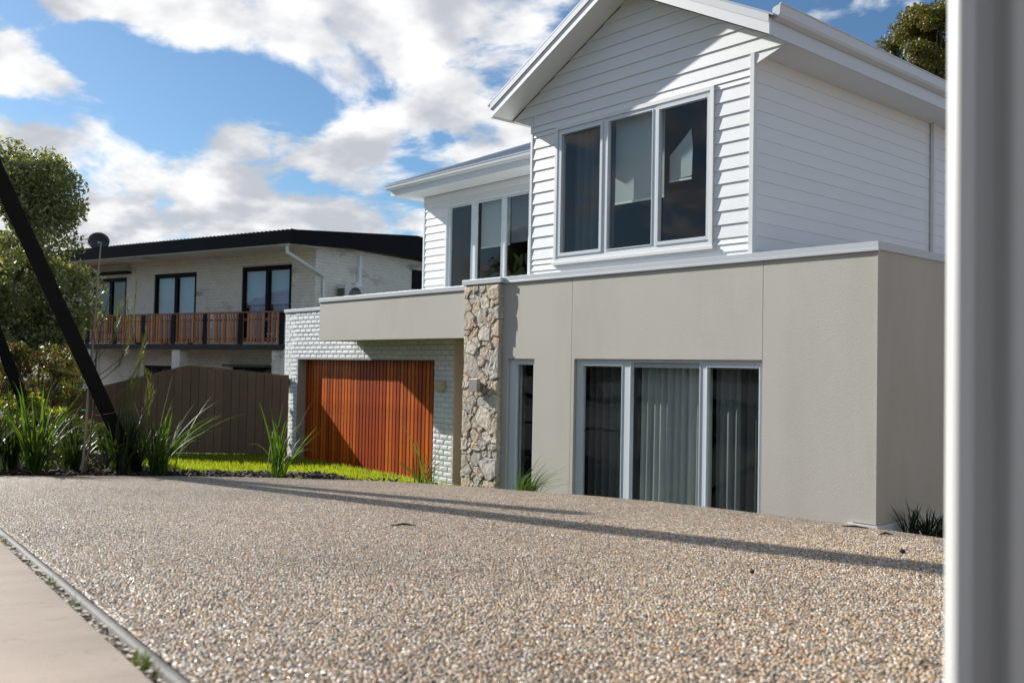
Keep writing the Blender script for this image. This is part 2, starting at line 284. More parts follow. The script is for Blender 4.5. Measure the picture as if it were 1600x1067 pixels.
# ------------------------------------------------------------------ ground heights
k825 = .825
RIM = [(-9.6, -8), (-9.35, -2), (-9.2, .5), (-8.98, 1.9), (-8.78, 3.2), (-7.94, 4.28), (-6.93, 4.76), (-5.48, 4.73), (-4.79, 4.74), (-3.8, 4.61), (-2.92, 4.30), (-2.11, 3.99), (-1.70, 3.76), (-.6, 3.1), (1.2, 2.2), (4, 1.2), (9, .4)]
def zp(x, y): return 1.19 - .085*(x*FD.x + y*FD.y)
rimv = np.array(RIM)
def rim_s(x, y):
    """signed distance beyond the rim (positive: outside, on the house side)"""
    best = 1e9; sg = 1
    for i in range(len(rimv)-1):
        a, b = rimv[i], rimv[i+1]; ab = b-a; t = max(0, min(1, ((x-a[0])*ab[0]+(y-a[1])*ab[1])/(ab@ab)))
        dx, dy = x-a[0]-t*ab[0], y-a[1]-t*ab[1]; d = math.hypot(dx, dy)
        if d < best: best = d; sg = 1 if ab[0]*dy-ab[1]*dx > 0 else -1
    return best*sg
def edge_y(x): return .35 - .118*x
def sm(t): t = max(0, min(1, t)); return t*t*(3-2*t)
def zg(x, y): return -.56 + .42*sm((x+7.6)/2.6)
def Hout(x, y, bed=True):
    s = rim_s(x, y)
    if s <= 0: return min(zp(x, y), 1.35)
    w = .75*sm((-7.6-x)/1.0) if bed else 0     # flat garden bed behind the left part of the rim
    return max(zg(x, y), min(zp(x, y), 1.35) - .25*max(0, s-w))
xs = np.concatenate([np.linspace(-600, -45, 12), np.linspace(-40, -14, 27), np.linspace(-13.5, 6, 66), np.linspace(8, 40, 12), np.linspace(60, 600, 8)])
ys = np.concatenate([np.linspace(-600, -40, 10), np.linspace(-30, -5, 14), np.linspace(-4, 14, 61), np.linspace(15, 40, 18), np.linspace(60, 600, 8)])
V = []
for y in ys:
    for x in xs:
        h = Hout(x, y); s = rim_s(x, y)
        h -= .05 if s > .35 else .16
        V.append((x, y, h))
nx = len(xs); Fq = np.array([(j*nx+i, j*nx+i+1, (j+1)*nx+i+1, (j+1)*nx+i) for j in range(len(ys)-1) for i in range(nx-1)])
g = link('ground', fastmesh('ground', np.array(V), Fq), soil); tag(g, kind='structure')
def sheet(name, x0, x1, y0, y1, n, m_, off):
    X = np.linspace(x0, x1, n); Y = np.linspace(y0, y1, n)
    vs = np.array([(x, y, Hout(x, y)+off) for y in Y for x in X]); q = np.array([(j*n+i, j*n+i+1, (j+1)*n+i+1, (j+1)*n+i) for j in range(n-1) for i in range(n-1)])
    return tag(link(name, fastmesh(name, vs, q), m_), kind='structure')
sheet('lawn', -26, -8.5, 4.6, 14.5, 60, lawn_base, -.01)
sheet('verge', -70, 20, -9.5, -5, 8, streetgrass, .02)
sheet('road', -120, 60, -17, -9.5, 8, asphalt, -.02)
sheet('far_verge', -70, 20, -21, -17, 8, streetgrass, .02)

# driveway: ruled between the path edge and the rim, then rolling down towards the garage
rs = []
for i in range(2, len(RIM)-1):
    a, b = np.array(RIM[i]), np.array(RIM[i+1]); n = max(2, int(np.linalg.norm(b-a)/.12))
    for t in range(n): rs.append(a+(b-a)*t/n)
rs = np.array(rs)
for _ in range(14): rs[1:-1] = (rs[:-2]+rs[1:-1]*2+rs[2:])/4
NS, SK = 30, 12; V = []
for i, p in enumerate(rs):
    tng = rs[min(i+1, len(rs)-1)]-rs[max(i-1, 0)]; tng /= np.linalg.norm(tng); nrm = np.array([-tng[1], tng[0]])
    if nrm @ (p-np.array([-3., 1.])) < 0: nrm = -nrm
    ex = -9.0 + 13*(i/(len(rs)-1)); e = np.array([ex, edge_y(ex)+.012])
    for k in range(NS+1): q = e+(p-e)*k/NS; V.append((q[0], q[1], zp(*q)))
    ln = 1.9 if p[0] > -8 else .05+.0
    for k in range(1, SK+1):
        s = ln*k/SK; q = p+nrm*s; V.append((q[0], q[1], zp(*q)-.27*(math.sqrt(s*s+.09)-.3)-.1*s))
K = NS+SK+1
Fq = np.array([(i*K+j, i*K+j+1, (i+1)*K+j+1, (i+1)*K+j) for i in range(len(rs)-1) for j in range(K-1)])
me = fastmesh('driveway', np.array(V), Fq); me.polygons.foreach_set('use_smooth', [True]*len(me.polygons))
drv = tag(link('driveway', me, gravel_m), kind='structure')
# concrete edge band, joint and footpath
def ribbon(name, offs, mt, x0=-9, x1=4, n=260, wob=0, kind='structure'):
    """offs: list of (distance from edge towards -y, dz)"""
    V = []
    for i in range(n+1):
        x = x0+(x1-x0)*i/n
        for (o, dz) in offs:
            y = edge_y(x)-o + (random.uniform(-wob, wob)); V.append((x, y, zp(x, y)+dz))
    k = len(offs); q = np.array([(i*k+j, (i+1)*k+j, (i+1)*k+j+1, i*k+j+1) for i in range(n) for j in range(k-1)])
    o = link(name, fastmesh(name, np.array(V), q), mt); return tag(o, kind=kind)
ribbon('driveway_edge', [(-.008, .0012), (-.007, .0022), (.004, .0016), (.008, -.003), (.009, -.05)], edgecon, wob=.0006)
ribbon('path_joint', [(-.01, -.016), (.045, -.018)], crack_m, wob=.001)
ribbon('footpath', [(.026, -.05), (.028, -.006), (.034, -.001), (.3, 0), (.9, 0), (1.5, 0), (1.55, -.05)], concrete, wob=.0012, n=500)
# small stones and weeds caught in the joint
mb = MB()
for i in range(300):
    x = random.uniform(-4.5, -.9); y = edge_y(x)-random.uniform(.008, .03); r = random.uniform(.003, .006)*random.choice((1, 1, 1.6)); z = zp(x, y)-.010
    vs = [(x+r*math.cos(a)*random.uniform(.7, 1.4), y+r*math.sin(a)*random.uniform(.6, 1), z+dz) for dz in (0, r*.9) for a in (0, 1.6, 3.1, 4.7)]
    mb.add(vs, [(4, 5, 6, 7), (0, 1, 5, 4), (1, 2, 6, 5), (2, 3, 7, 6), (3, 0, 4, 7)])
tag(mb.build('joint_stones', jstone), 'pale grit lodged in the joint beside the footpath', 'grit', kind='stuff')
def blades(name, pts, hmin, hmax, w, m_, lean=.35):
    n = len(pts); a = rng.uniform(0, 2*np.pi, n); h = rng.uniform(hmin, hmax, n); l = rng.uniform(0, lean, n)*h; la = rng.uniform(0, 2*np.pi, n)
    d = np.stack([np.cos(a), np.sin(a), 0*a], 1)*w; P = np.asarray(pts)
    mid = P+np.stack([np.cos(la)*l*.35, np.sin(la)*l*.35, h*.6], 1); tip = P+np.stack([np.cos(la)*l, np.sin(la)*l, h], 1)
    V = np.concatenate([P-d, P+d, mid+d*.7, mid-d*.7, tip+d*.12, tip-d*.12]); i = np.arange(n)
    q = np.concatenate([np.stack([i, i+n, i+2*n, i+3*n], 1), np.stack([i+3*n, i+2*n, i+4*n, i+5*n], 1)])
    return link(name, fastmesh(name, V, q), m_)
pts = []
for cxx, nn, sp in [(-2.33, 12, .04), (-1.97, 8, .04), (-1.42, 60, .03), (-3.3, 12, .05)]:
    for _ in range(nn):
        x = cxx+random.gauss(0, sp); y = edge_y(x)-random.uniform(.01, .028); pts.append((x, y, zp(x, y)-.01))
tag(blades('joint_weeds', pts, .01, .032, .0009, leaf_mid, .9), 'small green weeds sprouting from the joint beside the footpath', 'weeds', kind='stuff')

# real pebbles over the near part of the driveway (geometry nodes)
pv = []
bm = bmesh.new(); bmesh.ops.create_icosphere(bm, subdivisions=1, radius=1)
for v in bm.verts: v.co = Vector((v.co.x*random.uniform(.9, 1.1), v.co.y*random.uniform(.75, 1.0), v.co.z*.55))
pme = bpy.data.meshes.new('pebble'); bm.to_mesh(pme); bm.free(); pme.polygons.foreach_set('use_smooth', [True]*len(pme.polygons)); pme.materials.append(pebble_m)
poly = []
def Dl(D, L): return Vector((FD.x*D+RD.x*L, FD.y*D+RD.y*L))
nD, nL = 30, 20; V = []
for i in range(nD+1):
    D = 1.05+(6.8-1.05)*i/nD
    for j in range(nL+1):
        Lr = .50*D+.05; q0 = -.62*D
        L = q0+(Lr-q0)*j/nL; q = Dl(D, L)
        e = edge_y(q.x)+.026
        if q.y < e: q = Vector((q.x, e))
        # keep inside the rim
        V.append((q.x, q.y, zp(q.x, q.y)))
q = np.array([(i*(nL+1)+j, i*(nL+1)+j+1, (i+1)*(nL+1)+j+1, (i+1)*(nL+1)+j) for i in range(nD) for j in range(nL)])
q = np.array([f for f in q if all(rim_s(V[a][0], V[a][1]) < -.02 for a in f)])
po = link('pebbles', fastmesh('pebbles', np.array(V), q), pebble_m); tag(po, 'small tan, grey and white pebbles set in the near driveway surface', 'pebbles', kind='stuff')
src = bpy.data.objects.new('pebble_source', pme)
ng = bpy.data.node_groups.new('pebble_scatter', 'GeometryNodeTree')
ng.interface.new_socket('Geometry', in_out='INPUT', socket_type='NodeSocketGeometry'); ng.interface.new_socket('Geometry', in_out='OUTPUT', socket_type='NodeSocketGeometry')
gi = ng.nodes.new('NodeGroupInput'); go = ng.nodes.new('NodeGroupOutput'); L_ = ng.links.new
ds = ng.nodes.new('GeometryNodeDistributePointsOnFaces'); ds.distribute_method = 'POISSON'; ds.inputs['Distance Min'].default_value = .0059; ds.inputs['Density Max'].default_value = 30000
ii = ng.nodes.new('GeometryNodeInstanceOnPoints'); oi = ng.nodes.new('GeometryNodeObjectInfo'); oi.inputs['Object'].default_value = src
rr = ng.nodes.new('FunctionNodeRandomValue'); rr.data_type = 'FLOAT_VECTOR'; rr.inputs[0].default_value = (-.18, -.18, 0); rr.inputs[1].default_value = (.18, .18, 6.28)
rs_ = ng.nodes.new('FunctionNodeRandomValue'); rs_.data_type = 'FLOAT'; rs_.inputs[2].default_value = .0028; rs_.inputs[3].default_value = .0047; rs_.inputs['Seed'].default_value = 3
gp_ = ng.nodes.new('GeometryNodeInputPosition'); dt = ng.nodes.new('ShaderNodeVectorMath'); dt.operation = 'DOT_PRODUCT'; dt.inputs[1].default_value = FD; L_(gp_.outputs[0], dt.inputs[0])
mrg = ng.nodes.new('ShaderNodeMapRange'); mrg.inputs['From Min'].default_value = 2.6; mrg.inputs['From Max'].default_value = 6.6; mrg.inputs['To Min'].default_value = 1; mrg.inputs['To Max'].default_value = 0; L_(dt.outputs['Value'], mrg.inputs['Value']); L_(mrg.outputs[0], ds.inputs['Density Factor'])
L_(gi.outputs[0], ds.inputs['Mesh']); L_(ds.outputs['Points'], ii.inputs['Points']); L_(oi.outputs['Geometry'], ii.inputs['Instance']); L_(rr.outputs[0], ii.inputs['Rotation']); L_(rs_.outputs[1], ii.inputs['Scale']); L_(ii.outputs[0], go.inputs[0])
po.modifiers.new('scatter', 'NODES').node_group = ng

# lawn grass
pts = []
while len(pts) < 42000:
    x = random.uniform(-22.5, -9.2); y = random.uniform(6.6, 10.6)
    if (x+17)*.65+(y-9)*.76 > 4.2: pass
    D = x*FD.x+y*FD.y
    if D > 20.8 or D < 11 or random.random() > (D/20): continue
    if x > -19.35 and y > 9.70: continue
    pts.append((x, y, Hout(x, y)-.02))
tag(blades('lawn_grass', pts, .04, .13, .008, grass_m), 'bright green sunlit lawn in front of the brown fence', 'grass', kind='stuff')
# garden bed mulch
mb = MB()
for i in range(5200):
    t = random.random(); a = random.uniform(0, 1); yy = -1.5+7.6*a
    x = -8.6-random.uniform(0, 1.4); y = yy
    if y > 3.2: x += (y-3.2)*1.0
    s = rim_s(x, y)
    if s < .02 or s > 1.3: continue
    z = Hout(x, y)+random.uniform(-.01, .035); l = random.uniform(.012, .05); w = random.uniform(.005, .014); an = random.uniform(0, 6.28); tl = random.uniform(-.6, .6)
    d = Vector((math.cos(an), math.sin(an), tl)); e = Vector((-math.sin(an), math.cos(an), random.uniform(-.4, .4)))
    c = Vector((x, y, z)); mb.prism([c-d*l-e*w, c+d*l-e*w, c+d*l*.8+e*w, c-d*l*.9+e*w], (0, 0, .005))
tag(mb.build('bark_mulch', mulch_m), 'dark bark mulch in the garden bed behind the driveway crest', 'mulch', kind='stuff')

# ================================================================== NEW HOUSE
H = empty('modern_house', (-11, 12, -.5), 'white weatherboard and taupe rendered two storey house with stone pillar and timber garage door', 'house')
y0, y1, yw, yg = 8.976, 9.072, 11.756, 9.776
XC = -4.744
def window(name, xa, xb, za, zb, y, panes, frame_w=.05, depth=.06, room=1.6, gl=None, casing=0, parent=None, lab=None, room_x=None, railtop=None):
    """panes: list of (x0,x1,z0,z1,dy). frame fills the rest."""
    wmb = MB(); gl = gl or glass
    holes = [(p[0], p[1], p[2], p[3]) for p in panes]
    grid_boxes(wmb, xa, xb, za, zb, y, y+depth, holes)
    f = wmb.build(name, alu, parent or H, bevel=.004)
    if lab: f['label'] = lab
    sb = MB()
    for p in panes:   # inner bead round each pane
        a, b, c, d = p[:4]; t = .012
        sb.box(a-t, a, y-.010, y, c-t, d+t); sb.box(b, b+t, y-.010, y, c-t, d+t); sb.box(a, b, y-.010, y, c-t, c); sb.box(a, b, y-.010, y, d, d+t)
    sb.build('sash', alu, f, bevel=.002)
    for p in panes:
        MB().box(p[0]-.004, p[1]+.004, y+.03+p[4], y+.036+p[4], p[2]-.004, p[3]+.004).build('pane', gl, f)
    rx0, rx1 = room_x or (xa-.3, xb+.3)
    ya, yb = y+depth+.001, y+room
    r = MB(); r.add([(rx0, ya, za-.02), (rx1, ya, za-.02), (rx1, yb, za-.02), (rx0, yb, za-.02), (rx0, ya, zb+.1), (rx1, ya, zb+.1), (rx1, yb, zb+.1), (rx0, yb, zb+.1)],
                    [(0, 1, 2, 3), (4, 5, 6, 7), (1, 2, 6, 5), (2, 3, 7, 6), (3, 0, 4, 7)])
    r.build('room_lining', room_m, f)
    return f
def curtain(parent, xa, xb, za, zb, y, m_, amp=.035, pitch=.13, name='curtain'):
    n = int((xb-xa)/.012); V = []; ph = random.random()*6
    zs = [za, (za+zb)/2, zb]
    for i in range(n+1):
        x = xa+(xb-xa)*i/n
        for kz, z in enumerate(zs):
            a = amp*(1.15-.25*kz); yy = y+a*math.sin(2*math.pi*x/pitch+ph+.9*math.sin(x*3.1))+.01*math.sin(x*37); V.append((x+.004*math.sin(x*50+kz), yy, z))
    q = np.array([(i*3+k, (i+1)*3+k, (i+1)*3+k+1, i*3+k+1) for i in range(n) for k in range(2)])
    me = fastmesh(name, np.array(V), q); me.polygons.foreach_set('use_smooth', [True]*len(me.polygons)); return link(name, me, m_, parent)
DOOR = (-9.14, -6.105, -.46, 1.665); NARR = (-10.56, -9.96, -.5, 1.66)
# core wall behind panels, with side wall
mb = MB(); grid_boxes(mb, -11.4, XC-.012, -.6, 2.80, y0+.014, y0+.2, [DOOR, NARR]); mb.box(XC-.212, XC-.012, y0+.2, 22, -.6, 2.80)
lw = mb.build('lower_wall', render_m, H)
for (xa, xb) in [(-11.4, -9.2), (-9.194, -6.113), (-6.107, XC)]:
    grid_boxes(MB(), xa, xb, .0 if xa > -6.2 else -.6, 2.80, y0, y0+.014, [DOOR, NARR]).build('render_panel', render_m, lw)
MB().box(-6.107, XC-.25, y0+.0005, y0+.0135, -.6, -.001).build('render_panel', render_m, lw)
MB().box(XC-.012, XC, y0+.0145, 22, .0, 2.80).build('render_panel', render_m, lw)
MB().box(XC-.012, XC+.004, y0-.004, y0+.045, .001, 2.799).build('corner_trim', render_m, lw)
MB().box(XC-.30, XC+.025, y0-.03, y0+.0, -.3, -.012).box(XC-.0115, XC+.03, y0+.001, 22, -.3, -.012).build('concrete_plinth', mat('pale_concrete', (.62, .62, .6), .8, .06, 4, .001, 90), lw)
# copings
mb = MB()
mb.box(-11.4, XC+.018, y0-.022, y0+.16, 2.80, 2.888).box(XC-.2, XC+.018, y0+.1605, 22, 2.80, 2.888)
mb.box(-11.4, XC+.024, y0-.028, y0-.0225, 2.79, 2.82)
mb.build('coping', cap_m, H, bevel=.004)
MB().box(-16.31, -11.55, y0-.022, y0+.14, 2.735, 2.812).box(-16.31, -16.17, y0+.141, yg+.1, 2.735, 2.812).build('coping', cap_m, H, bevel=.004)
MB().box(-19.36, -16.1, yg-.02, yg+.2, 2.675, 2.744).build('coping', cap_m, H, bevel=.004)
# garage fascia box
MB().box(-16.29, -11.52, y0, y0+.14, 1.985, 2.735).box(-16.29, -16.15, y0+.1405, yg-.02, 1.985, 2.735).box(-16.148, -11.4, y0+.1405, 12, 1.995, 2.1).build('garage_fascia', render_m, H)
MB().box(-19.2, -6.3, yg+.01, 20, 2.55, 2.62).box(-6.4, -4.97, y0+.21, 20, 2.55, 2.62).build('flat_roof', cap_m, H)
# main doors and window
f = window('sliding_door', *DOOR, y0+.05, [(-9.012, -8.29, -.40, 1.575, 0), (-8.133, -7.02, -.40, 1.625, .03), (-6.905, -6.179, -.40, 1.575, 0)], room=2.2)
MB().box(-9.14, -6.105, y0+.115, y0+.16, 1.56, 1.66).build('track', alu, f)
curtain(f, -9.15, -8.2, -.45, 1.62, y0+.34, curtaindark)
curtain(f, -8.16, -7.0, -.45, 1.56, y0+.30, curtain_m, .035, .115)
curtain(f, -6.98, -6.62, -.45, 1.62, y0+.32, mat('mid_curtain', (.20, .21, .20), .8), .03, .12); curtain(f, -6.64, -6.1, -.45, 1.62, y0+.36, curtaindark, .03, .12)
f = window('side_window', *NARR, y0+.05, [(-10.40, -10.02, -.42, 1.575, 0)], room=2.2, room_x=(-10.9, -9.6))
MB().box(-10.40, -10.385, y0+.12, y0+.15, -.42, 1.575).build('inner_rail', alu, f)
# ---- stone pillar
PX0, PX1, PY = -11.53, -10.70, 8.925
mb = MB().box(PX0, PX1, PY, y0+.5, -.6, 2.80); pil = mb.build('stone_pillar', stonemortar, H)
MB().box(-11.60, -10.647, 8.885, y0-.0285, 2.803, 2.883).box(-11.60, -11.402, y0-.028, y0+.16, 2.814, 2.883).build('pillar_cap', cap_m, pil, bevel=.004)
def clip(poly, p, n):
    out = []
    for i in range(len(poly)):
        a, b = poly[i], poly[(i+1) % len(poly)]; da, db = (a-p).dot(n), (b-p).dot(n)
        if da <= 0: out.append(a)
        if da*db < 0: out.append(a+(b-a)*(da/(da-db)))
    return out
def stones(w, h, target, rnd, aspect=1.25):
    """irregular cells over a w x h face"""
    seeds = []
    for _ in range(4000):
        p = Vector((rnd.uniform(0, w), rnd.uniform(0, h))); r = rnd.choice((.06, .10, .14, .19, .24))
        if all(((p.x-q.x)/aspect)**2+(p.y-q.y)**2 > ((r+rq)*.63)**2 for q, rq in seeds): seeds.append((p, r))
    cells = []
    for i, (p, r) in enumerate(seeds):
        poly = [Vector((0, 0)), Vector((w, 0)), Vector((w, h)), Vector((0, h))]
        for j, (q, rq) in enumerate(seeds):
            if i == j or (p-q).length > .7: continue
            n = (q-p); n = Vector((n.x/aspect, n.y)).normalized(); t = .5+(r-rq)*1.1/max((q-p).length, .05); t = max(.25, min(.75, t))
            poly = clip(poly, p+(q-p)*t, n)
            if len(poly) < 3: break
        if len(poly) >= 3: cells.append(poly)
    return cells
rnd = random.Random(11)
def stone_mesh(poly, rnd, depth):
    c = sum(poly, Vector((0, 0)))/len(poly)
    pts = []
    for i, p in enumerate(poly):
        nx_ = poly[(i+1) % len(poly)]
        if (nx_-p).length < .012: continue
        pts.append(p)
        if (nx_-p).length > .07: pts.append((p+nx_)/2+Vector((rnd.uniform(-.008, .008), rnd.uniform(-.008, .008))))
    if len(pts) < 3: return None
    n = len(pts); rings = []
    for (sh, d) in ((1, 0), (.985, .6), (.93, .95), (.55, 1.0)):
        ring = []
        for p in pts:
            v = p-c; L = max(v.length, .001); g = .0025
            q = c+v*max(.2, (sh - g/L)); ring.append((q.x, q.y, depth*d+(rnd.uniform(-.3, .3)*depth*.35 if d > .6 else 0)))
        rings.append(ring)
    V = [v for r_ in rings for v in r_]; Fc = []
    for k in range(3):
        for i in range(n): Fc.append((k*n+i, k*n+(i+1) % n, (k+1)*n+(i+1) % n, (k+1)*n+i))
    Fc.append(tuple(range(3*n, 4*n)))
    return V, Fc
def stone_face(w, h, fn, rnd, dmin=.03, dmax=.06):
    for poly in stones(w, h, 0, rnd):
        r = stone_mesh(poly, rnd, rnd.uniform(dmin, dmax))
        if not r: continue
        mb = MB().add([fn(*v) for v in r[0]], r[1]); o = mb.build('stone', stone_m, pil)
stone_face(PX1-PX0+.04, 3.36, lambda a, b, d: (PX0-.02+a, PY-d+.004, -.58+b), rnd, .022, .05)
stone_face(.055+.35, 3.36, lambda a, b, d: (PX1-.004+d*.55, PY+a, -.58+b), rnd, .02, .045)
stone_face(.5, 3.36, lambda a, b, d: (PX0+.004-d*.55, PY+a, -.58+b), rnd, .02, .04)
# ---- garage brick wall
GD = (-18.675, -13.545, -.62, 1.63)
mb = MB(); grid_boxes(mb, -19.33, -12.94, -.7, 2.675, yg+.02, yg+.19, [GD])
gw = mb.build('garage_wall', mortar_m, H)
def block_mesh(w, h, name='brick'):
    mb = MB(); r = random.Random(int(w*1000)); c = .008
    P = [(0, 0, 0), (w, 0, 0), (w, 0, h), (0, 0, h), (c, -.020, c), (w-c, -.020, c), (w-c, -.020, h-c), (c, -.020, h-c)]
    Q = [(w*.35, -.026, h*.5), (w*.7, -.024, h*.45)]
    mb.add([(x, y+.02, z) for x, y, z in P+Q], [(0, 1, 5, 4), (1, 2, 6, 5), (2, 3, 7, 6), (3, 0, 4, 7), (4, 5, 9, 8), (5, 6, 9), (6, 7, 8, 9), (7, 4, 8)])
    me = mb.mesh(name); me.materials.append(block_m); return me
CH, CL = .0935, .245; cand = []; cache = {}
nrow = int((2.675+.7)/CH)
for rI in range(nrow+1):
    z = 2.668-CH*(rI+1)
    x = -19.33-(CL/2 if rI % 2 else 0)
    while x < -12.94:
        a, b = max(x, -19.33), min(x+CL, -12.945); x += CL
        segs = [(a, b)]
        if GD[2] < z+CH*.5 < GD[3]:
            segs = [(a, min(b, GD[0]-.002)), (max(a, GD[1]+.002), b)]
        for (a_, b_) in segs:
            if b_-a_ < .03: continue
            # courses tucked behind the fascia box are never in view
            if a_ > -16.1 and z > 2.1: continue
            if z < -.62: continue
            cand.append((a_, b_, z))
vis = sorted(cand, key=lambda c: math.hypot(c[0], yg))
def near_key(c): return c[0]
for i, (a, b, z) in enumerate(vis[:300]):
    w = round((b-a-.012)/.01)*.01
    if w <= 0: continue
    if w not in cache: cache[w] = block_mesh(w, CH-.011)
    o = bpy.data.objects.new('brick', cache[w]); COL.objects.link(o); o.parent = gw; o.location = Vector((a+.004+random.uniform(-.002, .002), yg+.008+random.uniform(-.004, .003), z+.004))
mb = MB()
for (a, b, z) in vis[300:]:
    w = b-a-.008; h = CH-.008; x_, yy, zz = a+.004, yg+.008+random.uniform(-.004, .003), z+.004; c = .007
    mb.add([(x_, yy+.012, zz), (x_+w, yy+.012, zz), (x_+w, yy+.012, zz+h), (x_, yy+.012, zz+h), (x_+c, yy, zz+c), (x_+w-c, yy, zz+c), (x_+w-c, yy, zz+h-c), (x_+c, yy, zz+h-c)],
           [(0, 1, 5, 4), (1, 2, 6, 5), (2, 3, 7, 6), (3, 0, 4, 7), (4, 5, 6, 7)])
o = mb.build('bricks', block_m, gw, kind='stuff')
# return wall beside the porch (beige), left return, reveals
MB().box(-12.94, -12.925, yg+.0, 13, -.7, 2.0).build('porch_return', beige_m, H)
rw = MB()
for k in range(28): rw.box(-12.924, -12.921, yg+.012, 12.6, -.62+k*CH, -.62+k*CH+CH-.008)
rw.build('return_courses', beige_m, H, kind='stuff')
MB().box(-13.0, -11.3, 12.6, 12.7, -.7, 2.0).build('porch_back_wall', render_m, H)
MB().box(GD[0]-.01, GD[0]+.004, yg+.004, yg+.25, -.62, 1.63).box(GD[0]+.0045, GD[1], yg+.004, yg+.25, 1.626, 1.64).build('reveal', mat('grey_reveal', (.33, .31, .29), .8), H)
# garage door with cedar battens
gd = MB().box(GD[0], GD[1], yg+.235, yg+.29, -.60, 1.626).build('garage_door', dark, H)
nb = 42; pt = (GD[1]-GD[0]-.02)/nb; me = MB().box(0, pt-.036, -.032, 0, 0, 2.2).mesh('batten'); me.materials.append(cedar)
for i in range(nb):
    o = bpy.data.objects.new('batten', me); COL.objects.link(o); o.parent = gd; o.location = Vector((GD[0]+.012+i*pt, yg+.234+random.uniform(-.002, .002), -.585+random.uniform(-.006, .006)))
MB().box(GD[0]+.01, GD[1]-.01, yg+.2345, yg+.2349, .52, .55).build('panel_joint', dark, gd)

# ---- upper gable volume
GX0, GX1, EZ = -10.19, -6.336, 5.24; CXm = -8.25; SL = .517; FX0, FX1 = -10.64, -5.86
WIN = (-9.67, -6.875, 3.04, 4.985)
mb = MB(); grid_boxes(mb, GX0, GX1, 2.7, EZ, y1+.002, y1+.12, [(-9.60, -6.95, 3.10, 4.92)])
mb.prism([(FX0, y1+.002, EZ+.0), (FX1, y1+.002, EZ+.0), (FX1, y1+.002, 5.27), (CXm, y1+.002, 5.27+2.39*SL), (FX0, y1+.002, 5.27)], (0, .118, 0))
ug = mb.build('gable_wall', board_m, H)
PIT = .164
def wb(xb0, xb1, xt0, xt1, za, zb_, parent, y=y1):
    """weatherboard facing -Y: proud at its lower edge"""
    lo, hi = y-.019, y-.004
    mb = MB().add([(xb0, lo, za), (xb1, lo, za), (xt1, hi, zb_), (xt0, hi, zb_), (xb0, y, za), (xb1, y, za), (xt1, y, zb_), (xt0, y, zb_)],
                  [(0, 1, 2, 3), (4, 7, 6, 5), (0, 4, 5, 1), (1, 5, 6, 2), (2, 6, 7, 3), (3, 7, 4, 0)])
    return mb.build('weatherboard', board_m, parent)
z = 2.755+.03
while z < 6.45:
    za, zb_ = z, z+PIT
    def span(zz):
        if zz <= EZ+.001: return GX0+.02, GX1-.035
        if zz <= 5.28: return FX0+.012, FX1-.012
        d = (zz-5.27)/SL; return FX0+.012+d, FX1-.012-d
    if za < EZ < zb_-.02:     # split row at soffit level
        pieces = [(za, EZ), (EZ, zb_)]
    else: pieces = [(za, zb_)]
    for (a, b) in pieces:
        l0, r0 = span(a+.001); l1, r1 = span(b if b <= EZ else max(b, 5.29)) if b > a else (0, 0)
        if a >= EZ-.001: l0, r0 = span(max(a, EZ+.01)); l0, r0 = (max(l0, FX0+.012), min(r0, FX1-.012))
        if r1-l1 < .02: l1 = r1 = CXm
        if b <= EZ+.001: l1, r1 = span(b-.001)
        if r0-l0 < .05: continue
        if a < WIN[3]-.01 and b > WIN[2]+.01:
            if b > WIN[3]+.02:   # row partly above the window: lower piece split, upper strip whole
                wb(l0, WIN[0]-.003, l0, WIN[0]-.003, a, WIN[3], ug); wb(WIN[1]+.003, r0, WIN[1]+.003, r0, a, WIN[3], ug); wb(l0, r0, l1, r1, WIN[3]+.002, b, ug)
            elif a < WIN[2]-.02:
                wb(l0, r0, l0, r0, a, WIN[2], ug); wb(l0, WIN[0]-.003, l1, WIN[0]-.003, WIN[2], b, ug); wb(WIN[1]+.003, r0, WIN[1]+.003, r1, WIN[2], b, ug)
            else:
                wb(l0, WIN[0]-.003, l1, WIN[0]-.003, a, b, ug); wb(WIN[1]+.003, r0, WIN[1]+.003, r1, a, b, ug)
        else: wb(l0, r0, l1, r1, a, b, ug)
    z += PIT
for cb in (MB().box(GX1-.035, GX1+.022, y1-.024, y1+.0, 2.75, EZ-.002).box(GX1-.0, GX1+.022, y1+.0, y1+.05, 2.75, EZ-.002), MB().box(GX0-.022, GX0+.02, y1-.024, y1, 2.75, EZ-.002).box(GX0-.022, GX0, y1+.0, y1+.05, 2.75, EZ-.002)): cb.build('corner_board', white, ug)
# window casing + window
mb = MB(); a, b, c, d = WIN; t = .055
mb.box(a, a+t, y1-.038, y1+.001, c, d).box(b-t, b, y1-.038, y1+.001, c, d).box(a+t, b-t, y1-.038, y1+.001, d-t, d).box(a-.02, b+.02, y1-.055, y1+.001, c-.045, c).box(a+t, b-t, y1-.038, y1+.001, c, c+t*.7)
mb.build('window_casing', white, ug, bevel=.003)
f = window('front_window', a+t, b-t, c+t*.7, d-t, y1-.020, [(-9.532, -8.774, 3.16, 4.855, 0), (-8.63, -7.85, 3.14, 4.875, .0), (-7.732, -6.975, 3.16, 4.855, 0)], room=2.4)
